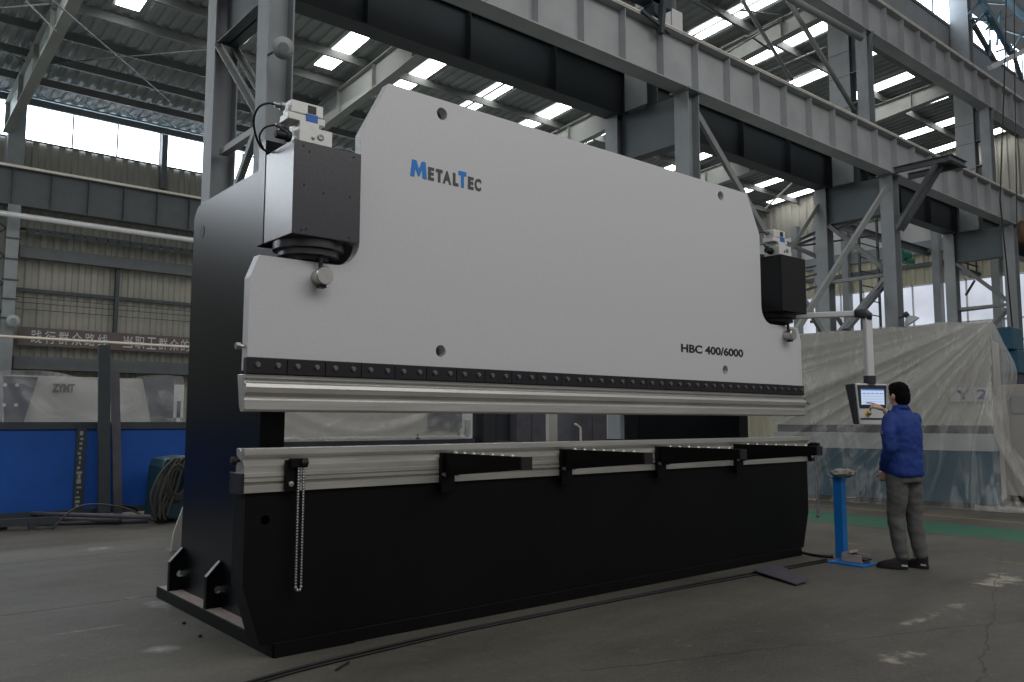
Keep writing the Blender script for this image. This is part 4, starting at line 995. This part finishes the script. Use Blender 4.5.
# leaning channels
for (u0, u1, vt, ub0, ub1, vb, y, lab) in ((99, 110.5, 345, 98.5, 110, 522, 12.05, 'tall dark steel channel leaning on the blue barrier, left and taller one'), (111, 119.5, 371, 113, 123.5, 518, 12.2, 'shorter steel channel leaning on the blue barrier beside the taller one')):
    a0, a1, b0, b1 = aty(u0, vt, y+.15), aty(u1, vt, y+.15), aty(ub0, vb, y-.0), aty(ub1, vb, y-.0)
    b0.z = b1.z = .03
    top = (a0+a1)/2; bot = (b0+b1)/2; w = (a1-a0).length
    mb = MB(); mb.sect(bot, top, [(-w/2, -.0), (w/2, -.0), (w/2, .06), (w/2-.01, .06), (w/2-.01, .012), (-w/2+.01, .012), (-w/2+.01, .06), (-w/2, .06)], Vector((0, 1, 0)))
    tag(obj('steel_channel', mb, 'fence' if 'left and' in lab else 'channel'), lab, 'channel')
# pipes and channel iron on the floor
for i, (u0, v0, u1, v1, z, r, lab) in enumerate(((-20, 512, 150, 517, .14, .03, 'long thin steel pipe lying on the scrap rack by the barrier'), (-20, 519, 120, 520, .06, .045, 'thick steel pipe lying on the floor by the barrier'), (20, 524, 148, 521, .03, .025, 'thin rod lying on the floor in front of the pipes'))):
    A, B = atz(u0, v0, z), atz(u1, v1, z)
    tag(obj('steel_pipe', MB().tube([A, B], r, 10), 'channel', None, True), lab, 'pipe')
A, B = atz(-15, 524, .1), atz(58, 520, .1)
sr = empty('rack_frame', atz(20, 530), 'low dark welded channel frame on the floor at the left edge', 'frame')
obj('frame_bar', MB().bar(A, B, .09, .09), 'fence', sr)
for u in (3, 32): P = atz(u, 530); obj('frame_leg', MB().box(P.x-.04, P.x+.04, P.y-.04, P.y+.04, 0, .1), 'fence', sr)
for i in range(4):
    c = atz(60+18*i, 518-random.random()*3, .03); pts = []
    for k in range(16):
        a = k/15*PI*(1.2+.3*i); pts.append(c+Vector((.35*math.cos(a)*(1-.05*i), .14*math.sin(a), .05+.12*abs(math.sin(a)))))
    tag(obj('loose_cable', MB().tube(smooth_path(pts, 3), .012, 6), 'cableblack', None, True), 'loop of loose black cable lying among the pipes by the barrier', 'cable', 'loose cable loops')
# welder with cables
W = atz(168, 523); W.z = 0
we = empty('welding_machine', W, 'teal welding machine draped with thick grey cables beside the frame', 'welder')
obj('cabinet', MB().prism([(W.x-.14, .06), (W.x+.3, .06), (W.x+.3, .84), (W.x+.24, .88), (W.x-.06, .84), (W.x-.1, .74)], 'y', W.y-.02, W.y+.6), 'teal2', we, bevel=.01)
obj('front_panel', MB().prism([(W.x-.14, .1), (W.x-.0, .1), (W.x+.04, .74), (W.x-.1, .74)], 'y', W.y-.035, W.y-.015), 'channel', we)
for dx in (-.12, .18): obj('wheel', MB().tube([(W.x+dx, W.y-.03, .06), (W.x+dx, W.y+.03, .06)], .06, 14), 'dark', we)
for i in range(11):
    pts = []; ox = W.x-.10+.018*i; w = .10+.012*(i % 4)
    for k in range(15):
        t_ = k/14; a = t_*PI
        pts.append((ox+.11-.22*t_-.09*math.sin(a)*(i % 3), W.y-.05-.012*(i % 5), .86-(.76+.025*(i % 3))*t_+.02*math.sin(a*3)))
    obj('power_cable', MB().tube(smooth_path(pts, 3), .019, 7), 'cable', we, True)
for i in range(5):
    pts = [(W.x+.06+.19*math.cos(k*2*PI/16)*(1-.1*i), W.y-.08-.01*i, .5+.02*i+.2*math.sin(k*2*PI/16)) for k in range(16)]
    obj('cable_coil', MB().tube(pts, .012, 7, closed=True), 'cable', we, True)
obj('draped_cable', MB().tube(smooth_path([(W.x-.2, W.y-.1, .05), (W.x-.6, W.y, .25), (W.x-1.1, W.y-.1, .3), (W.x-1.4, W.y-.1, .04)]), .012, 7), 'cable', we, True)
ps = [atz(172, 552), atz(186, 551)]; pt_ = aty(184, 506, ps[0].y+.05)
tag(obj('plastic_scrap', MB().prism([(ps[0].x, .002), (ps[1].x, .002), (ps[1].x, pt_.z), (pt_.x-.01, pt_.z), ((ps[0].x*.8+pt_.x*.2), pt_.z*.45)], 'y', ps[0].y+.03, ps[0].y+.06), 'coverwhite', None), 'pale scrap of plastic film lying behind the rear edge of the side frame', 'plastic film')
# covered machine behind the fence
def film_sheet(name, fn, nu, nv, m, parent): return obj(name, MB().grid(fn, nu, nv), m, parent, True)
MY = 15.2
cx0, cx1 = aty(3, 400, MY).x, aty(180, 400, MY).x; czt = zat(60, 376, MY)
cm = empty('covered_machine', ((cx0+cx1)/2, MY+.8, 0), 'film-wrapped press brake with slate ends behind the blue barrier at left', 'machine')
obj('upper_body', MB().box(cx0+.05, cx1-.1, MY+.1, MY+.3, .9, czt), 'coverwhite', cm)
obj('lower_body', MB().box(cx0+.05, cx1-.1, MY+.15, MY+1.2, 0, .95), 'coverdark', cm)
def tr_(p): return [(aty(u, v, MY+.08).x, aty(u, v, MY+.08).z) for u, v in p]
obj('slate_end', MB().prism(tr_([(3, 376), (38, 377), (23, 424), (4, 424)]), 'y', MY+.07, MY+.1), 'coverdark', cm)
obj('slate_end', MB().prism(tr_([(143, 378), (173, 376), (173, 424), (152, 424)]), 'y', MY+.07, MY+.1), 'coverdark', cm)
for (u, v) in ((5, 385), (17, 385), (4, 405), (16, 405)):
    P = aty(u, v, MY+.06); obj('bolt', MB().tube([P, P+Vector((0, -.01, 0))], .03, 10), 'pale', cm)
a, b = aty(52, 391, MY+.06), aty(75, 384, MY+.06)
glyph('ZYMT', a.x, b.x, a.z-.02, b.z+.0, MY+.06, 'print', cm, 'lettering', .05)
obj('end_bracket', MB().box(cx1-.08, cx1+.1, MY+.1, MY+.3, 1.4, 2.0).box(cx1-.02, cx1+.05, MY+.1, MY+.3, 1.0, 1.7), 'pale', cm)
def f1(s, t):
    x = cx0-.1+(cx1-cx0+.15)*s; top = czt+.05-.10*math.exp(-((s-.55)/.16)**2)+.03*math.sin(9*s)
    z = top+(.6-top)*t
    a_ = math.atan2((1-z*.3), (s-.0)*3+.3); b2 = math.atan2(1, (1-s)*3+.3)
    d = .03*math.sin(22*a_+3*t)*(1-s)+.03*math.sin(20*b2+4*t)*s+.02*noise.noise(Vector((x*2, z*3, 0)))
    return (x, MY+.02-d-.06*t, z)
film_sheet('dust_sheet', f1, 70, 30, 'filmback', cm)
# covered machine seen through the throat
def seen(u, y): return aty(u, 430, y).x
M2Y = 12.7
x0, x1 = seen(262, M2Y), seen(478, M2Y)
cm = empty('covered_machine', ((x0+x1)/2, M2Y+.8, 0), 'film-wrapped pale machine seen through the gap between punch and die', 'machine')
zs = zat(350, 441, M2Y)
obj('upper_body', MB().box(x0, seen(462, M2Y), M2Y+.15, M2Y+.35, zs, 2.1), 'coverwhite', cm)
obj('lower_body', MB().box(x0, x1, M2Y+.1, M2Y+1.2, 0, zs), 'coverdark', cm)
obj('cylinder', MB().box(seen(432, M2Y), seen(462, M2Y), M2Y+.0, M2Y+.15, zat(440, 428, M2Y), 1.9), 'coverdark', cm)
obj('end_guard', MB().box(seen(462, M2Y), seen(474, M2Y), M2Y+.05, M2Y+.3, zat(440, 439, M2Y), 1.9), 'pale', cm)
obj('guard_bracket', MB().box(seen(466, M2Y), seen(470, M2Y), M2Y-.02, M2Y+.05, zat(440, 435, M2Y), zat(440, 420, M2Y)), 'girder', cm)
P = aty(418, 437, M2Y-.06)
obj('warning_mark', MB().prism([(P.x-.05, P.z-.04), (P.x+.05, P.z-.04), (P.x, P.z+.06)], 'y', P.y, P.y+.01), 'rust', cm)
xa_, xb_ = seen(310, M2Y), seen(445, M2Y)
def f2(s, t):
    x = x0+(seen(468, M2Y)-x0)*s; z = 2.15+(zs+.0-2.15)*t
    q = (s-.45)/.38; zz = zs+.12+.42*q*q
    rr = (z-zz)*9
    d = .03*math.exp(-rr*rr)+.02*math.sin(rr*2.5)*math.exp(-abs(rr)*.4)
    return (x, M2Y-.03-d-.02*noise.noise(Vector((x*3, z*6, 2))), z)
film_sheet('dust_sheet', f2, 80, 60, 'filmback', cm)
obj('film_hem', MB().tube([(x0+(x1-x0)*k/40, M2Y-.06+.03*noise.noise(Vector((k*.7, 0, 0))), zs+.05+.03*noise.noise(Vector((k*.9, 3, 0)))) for k in range(38)], .028, 7), 'filmback', cm, True)
# workshop objects behind, through the throat
def cab(u0, u1, y, z1, m, name, lab, cat, d=.6, vt=None):
    xa, xb = seen(u0, y), seen(u1, y)
    t = empty(name, ((xa+xb)/2, y+d/2, 0), lab, cat)
    obj('body', MB().box(xa, xb, y, y+d, .05, z1), m, t, bevel=.01)
    obj('plinth', MB().box(xa+.02, xb-.02, y+.02, y+d-.02, 0, .05), 'dark', t)
    obj('door_seam', MB().box((xa+xb)/2-.006, (xa+xb)/2+.006, y-.004, y, .15, z1-.1), 'dark', t)
    return t
cab(484, 508, 12.6, 1.95, 'panel', 'tool_cabinet', 'dark cabinet seen through the throat right of the covered machine', 'cabinet')
cab(517, 546, 12.4, 2.0, 'channel', 'tool_cabinet', 'grey cabinet seen through the middle of the throat', 'cabinet')
cab(577, 607, 12.3, 2.0, 'channel', 'tool_cabinet', 'grey cabinet seen through the throat near the right frame', 'cabinet')
cab(549, 576, 14.5, 1.9, 'coverwhite', 'storage_cabinet', 'pale cabinet standing back between the two grey cabinets', 'cabinet')
cab(608, 630, 14.0, 1.9, 'coverwhite', 'storage_cabinet', 'pale cabinet standing back beside the right side frame', 'cabinet')
cab(506, 520, 14.6, zat(512, 428, 14.6), 'coverdark', 'workbench', 'low dark bench seen through the throat under the bright window', 'bench')
tag(obj('yellow_hose', MB().tube(smooth_path([(seen(575, 12.2), 12.2, zat(575, 424, 12.2)), (seen(579, 12.2), 12.2, zat(579, 427, 12.2)), (seen(580.5, 12.2), 12.2, zat(580, 434, 12.2)), (seen(580.5, 12.2), 12.2, .0)]), .025, 8), 'rail', None, True), 'pale yellow hose hanging down beside a grey cabinet behind the throat', 'hose')
w = obj('window_%d' % nW, MB().box(aty(508, 420, 27.5).x, aty(517, 420, 27.5).x, 27.5, 27.55, zat(512, 425, 27.5), zat(512, 411, 27.5)), 'win'); tag(w, kind='structure')
obj('window_frame', MB().box(aty(507, 420, 27.5).x, aty(508, 420, 27.5).x, 27.45, 27.55, zat(512, 425, 27.5), zat(512, 411, 27.5)), 'dkbrace', w)
# ================================================================ RIGHT COVERED MACHINE
B0 = Vector((13.92, 4.97, 0)); D1 = Vector((-.20, .98, 0)).normalized(); D2 = Vector((.98, .20, 0)).normalized()
LN = 3.5; ZT = 2.93
rm = empty('covered_machine', B0+D1*2.8+D2*.7, 'large film-draped machine with teal base and Y 2 plate behind the worker', 'machine')
def slab(nm, s0, s1, d0, d1, z0, z1, m, par=None, **k):
    mb = MB(); vs = []
    for s_ in (s0, s1):
        for d_ in (d0, d1):
            for z in (z0, z1): p = B0+D1*s_+D2*d_; vs.append(mb.bm.verts.new((p.x, p.y, z)))
    for f in ((0, 1, 3, 2), (4, 6, 7, 5), (0, 4, 5, 1), (2, 3, 7, 6), (0, 2, 6, 4), (1, 5, 7, 3)): mb.bm.faces.new([vs[i] for i in f])
    return obj(nm, mb, m, par or rm, **k)
slab('upper_body', .0, LN, .12, .5, 1.30, ZT, 'coverwhite')
slab('tool_slot', .05, LN-.05, .2, .5, 1.17, 1.30, 'coverdark')
slab('table', .0, LN, .10, .5, .90, 1.17, 'girder')
slab('lower_body', .0, LN, .12, .6, .08, .90, 'teal')
slab('side_body', .05, .1, .2, 1.5, .05, 2.7, 'coverwhite'); slab('foot', 0, LN, .15, 1.4, 0, .08, 'dark')
pa, pb = aty(962, 394, 5.6), aty(993, 394, 5.2)
slab('number_plate', .0, .58, .09, .11, 1.68, 1.90, 'pale')
gl_ = glyph('Y 2', 0, .46, 0, .16, 0, 'navy', None, 'plate_lettering', .03)
for v in gl_.data.vertices:
    s_ = .51-v.co.x; p = B0+D1*s_+D2*(.085+v.co.y*.5); v.co = Vector((p.x, p.y, 1.71+v.co.z))-rm.location
gl_.parent = rm
slab('spare_eye', 1.9, 1.98, .08, .12, 1.78, 1.84, 'yellow')
def fold(s, z):
    a_ = math.atan2(ZT+.15-z, s+.25)   # radiates from the top right corner
    w = min(1., (ZT-z)*1.2)
    q = noise.noise(Vector((a_*3, 0, 1)))*2
    c1 = 1-abs(math.sin(9*a_+q)); c2 = 1-abs(math.sin(23*a_+2*q+1)); c3 = 1-abs(math.sin(47*a_-q))
    return w*1.7*(.07*c1*c1+.035*c2**3+.02*c3**3+.05*noise.noise(Vector((s*1.1, z*1.3, 0)))-.03)
def f3(u, t):
    s_ = -.03+(LN+.05)*u; top = ZT+.03-.02*math.sin(7*s_)-.015*s_
    z = top*(1-t)+.015*t
    d = -.0-.34*t**2-fold(s_, z)*1.
    lo = min(1, max(0, (t-.55)/.45)); s2 = s_-.42*lo**2*max(0, 1-u*3)
    p = B0+D1*s2+D2*(.06+d)
    return (p.x, p.y, max(.01, z))
film_sheet('film_front', f3, 240, 110, 'film', rm)
def f4(u, t):   # end drape, turned round the corner
    dd = .06+1.2*u; z = (ZT+.03-.25*u**2)*(1-t)+.4*u*t+.015
    out = .10*math.sin(9*t+5*u)*t+.12*t*noise.noise(Vector((u*4, t*4, 5)))+.42*max(0, (t-.5)/.5)**2+.18*math.sin(PI*min(1, t*2.2))*u
    p = B0+D1*(-.03-out)+D2*dd; return (p.x, p.y, max(.01, z))
film_sheet('film_end', f4, 40, 50, 'film', rm)
def f5(u, t):
    p = B0+D1*(-.03+(LN+.05)*u)+D2*(.06+1.3*t); return (p.x, p.y, ZT+.03-.02*math.sin(7*(LN+.2)*u)-.015*(LN+.2)*u-.2*t**2+.02*noise.noise(Vector((u*9, t*4, 0))))
film_sheet('film_top', f5, 60, 12, 'film', rm)
hem = [B0+D1*(-.5+.05*k)+D2*(-.28+.06*noise.noise(Vector((k*.6, 0, 0)))) for k in range(16)]
tag(obj('film_bundle', MB().tube([(p.x, p.y, .05+.03*noise.noise(Vector((i*.8, 2, 0)))) for i, p in enumerate(hem)], [.04+.03*abs(noise.noise(Vector((i*.9, 7, 0)))) for i in range(16)], 10), 'filmback', rm, True))
# things at the right edge
P = aty(1009, 345, 5.9)
mt = empty('electric_motor', P, 'teal motor housing poking out beside the film-draped machine', 'motor')
obj('motor_body', MB().box(P.x-.1, P.x+.5, P.y-.1, P.y+.3, P.z-.1, P.z+.35), 'teal', mt, bevel=.03)
obj('motor_mount', MB().box(P.x+.0, P.x+.7, P.y-.15, P.y+.3, P.z-.55, P.z-.1), 'teal', mt, bevel=.02)
obj('motor_stand', MB().box(P.x+.1, P.x+.6, P.y-.1, P.y+.25, 0, P.z-.55), 'coverdark', mt)
ec = empty('electrical_cabinet', (16.1, 5.1, 0), 'cream electrical cabinet at the right edge behind the draped machine', 'cabinet')
obj('body', MB().box(15.75, 16.7, 4.9, 5.45, .1, 2.0), 'coverwhite', ec, bevel=.01); obj('vent_panel', MB().box(15.74, 15.75, 5.0, 5.3, 1.5, 1.8), 'girder', ec); obj('plinth', MB().box(15.8, 16.6, 4.95, 5.4, 0, .1), 'dark', ec)
# ================================================================ FLOOR THINGS
def cable(nm, pts, r, m, lab, cat='cable', grp=None): return tag(obj(nm, MB().tube(smooth_path(pts), r, 8), m, None, True), lab, cat, grp)
q = [atz(u, v) for u, v in ((235, 692), (300, 673), (400, 647), (480, 629), (640, 597.5), (720, 582), (832, 561))]
cable('floor_cable', [(p.x, p.y+.015*math.sin(i*2), .009) for i, p in enumerate(q)], .008, 'cableblack', 'black cable lying along the floor in front of the bed, nearer of two')
cable('floor_cable', [(p.x, p.y+.05+.012*math.sin(i*1.3+1), .009) for i, p in enumerate(q)], .008, 'cableblack', 'black cable lying along the floor in front of the bed, farther of two')
q = [atz(*p) for p in ((800, 553), (812, 556), (822, 557.5), (833, 558))]
cable('pedal_cable', [(p.x, p.y, .014) for p in q], .014, 'cableblack', 'short black cable running from the machine to the blue stand')
q = [atz(*p) for p in ((754, 574), (778, 569), (809, 583.5), (796, 586.5))]
mb = MB(); v0 = [mb.bm.verts.new((p.x, p.y, z)) for p, z in zip(q, (.035, .045, .035, .022))]; v1 = [mb.bm.verts.new((p.x, p.y, z)) for p, z in zip(q, (.026, .036, .026, .013))]
mb.bm.faces.new(v0); mb.bm.faces.new(v1[::-1])
for i in range(4): mb.bm.faces.new((v0[i], v0[(i+1) % 4], v1[(i+1) % 4], v1[i]))
tag(obj('cable_cover', mb, 'channel'), 'dark steel plate lying over the cables on the floor', 'plate')
A, B = atz(336, 670, .01), atz(349, 662, .01); tag(obj('metal_rod', MB().tube([A, B], .006, 6), 'dark'), 'short black rod lying across the floor cables', 'rod')
for (u, v) in ((184, 624), (200, 637)):
    P = atz(u, v); tag(obj('debris', MB().ball((P.x, P.y, .008), .014, 8, 6, (1, 1, .7)), 'dark', None, True), 'tiny dark crumb lying on the floor left of the base plate', 'debris', 'floor crumbs')
# ================================================================ LIGHT
wd = bpy.data.worlds.new('w'); SC.world = wd; wd.use_nodes = True
nt = wd.node_tree; nt.nodes.clear()
o_ = nt.nodes.new('ShaderNodeOutputWorld'); bg = nt.nodes.new('ShaderNodeBackground'); tc = nt.nodes.new('ShaderNodeTexCoord'); sp = nt.nodes.new('ShaderNodeSeparateXYZ'); cr = nt.nodes.new('ShaderNodeValToRGB')
nt.links.new(tc.outputs['Generated'], sp.inputs[0]); nt.links.new(sp.outputs['Z'], cr.inputs['Fac'])
e = cr.color_ramp.elements; e[0].position = 0.; e[0].color = (.15, .15, .155, 1); e[1].position = .9; e[1].color = (.24, .24, .25, 1)
m_ = e.new(.35); m_.color = (.42, .42, .43, 1)
nt.links.new(cr.outputs[0], bg.inputs[0]); nt.links.new(bg.outputs[0], o_.inputs[0]); bg.inputs[1].default_value = 1.0
def area(loc, tgt, sx, sy, power, col=(1, 1, 1)):
    l = bpy.data.lights.new('roof_and_added_light', 'AREA'); l.shape = 'RECTANGLE'; l.size = sx; l.size_y = sy; l.energy = power; l.color = col
    o = bpy.data.objects.new('roof_and_added_light', l); COL.objects.link(o); o.location = loc
    o.rotation_euler = (Vector(tgt)-Vector(loc)).to_track_quat('-Z', 'Y').to_euler(); return o
area((6, -5.5, 12), (6, 6, 4.5), 18, 6, 930, (1, .99, .97))
area((8, 17, 10.6), (8, 17.01, 0), 34, 12, 800, (.97, 1, 1))
area((8, 18.5, 2.6), (8, 18.51, 12), 32, 14, 300, (.96, 1, .98))  # upward fill added to brighten the roof, standing in for floor bounce
area((-2, 26.3, 9.6), (2, 20, 12.2), 24, .9, 300, (.72, .9, 1))  # bluish light added to tint the roof near the left windows
area((-7.5, 26.6, 9.9), (2, 4.8, 2.8), 16, 2.2, 800, (.95, .98, 1))  # light added at the window side for glare on the left block
area((-9, 6, 11), (2, 5.5, 2.5), 8, 4, 200, (.86, .93, 1))  # unseen light added at the left for glare on block and frame
SC.view_settings.view_transform = 'Standard'; SC.view_settings.look = 'None'; SC.view_settings.exposure = 0
SC.cycles.max_bounces = 6; SC.cycles.transparent_max_bounces = 12
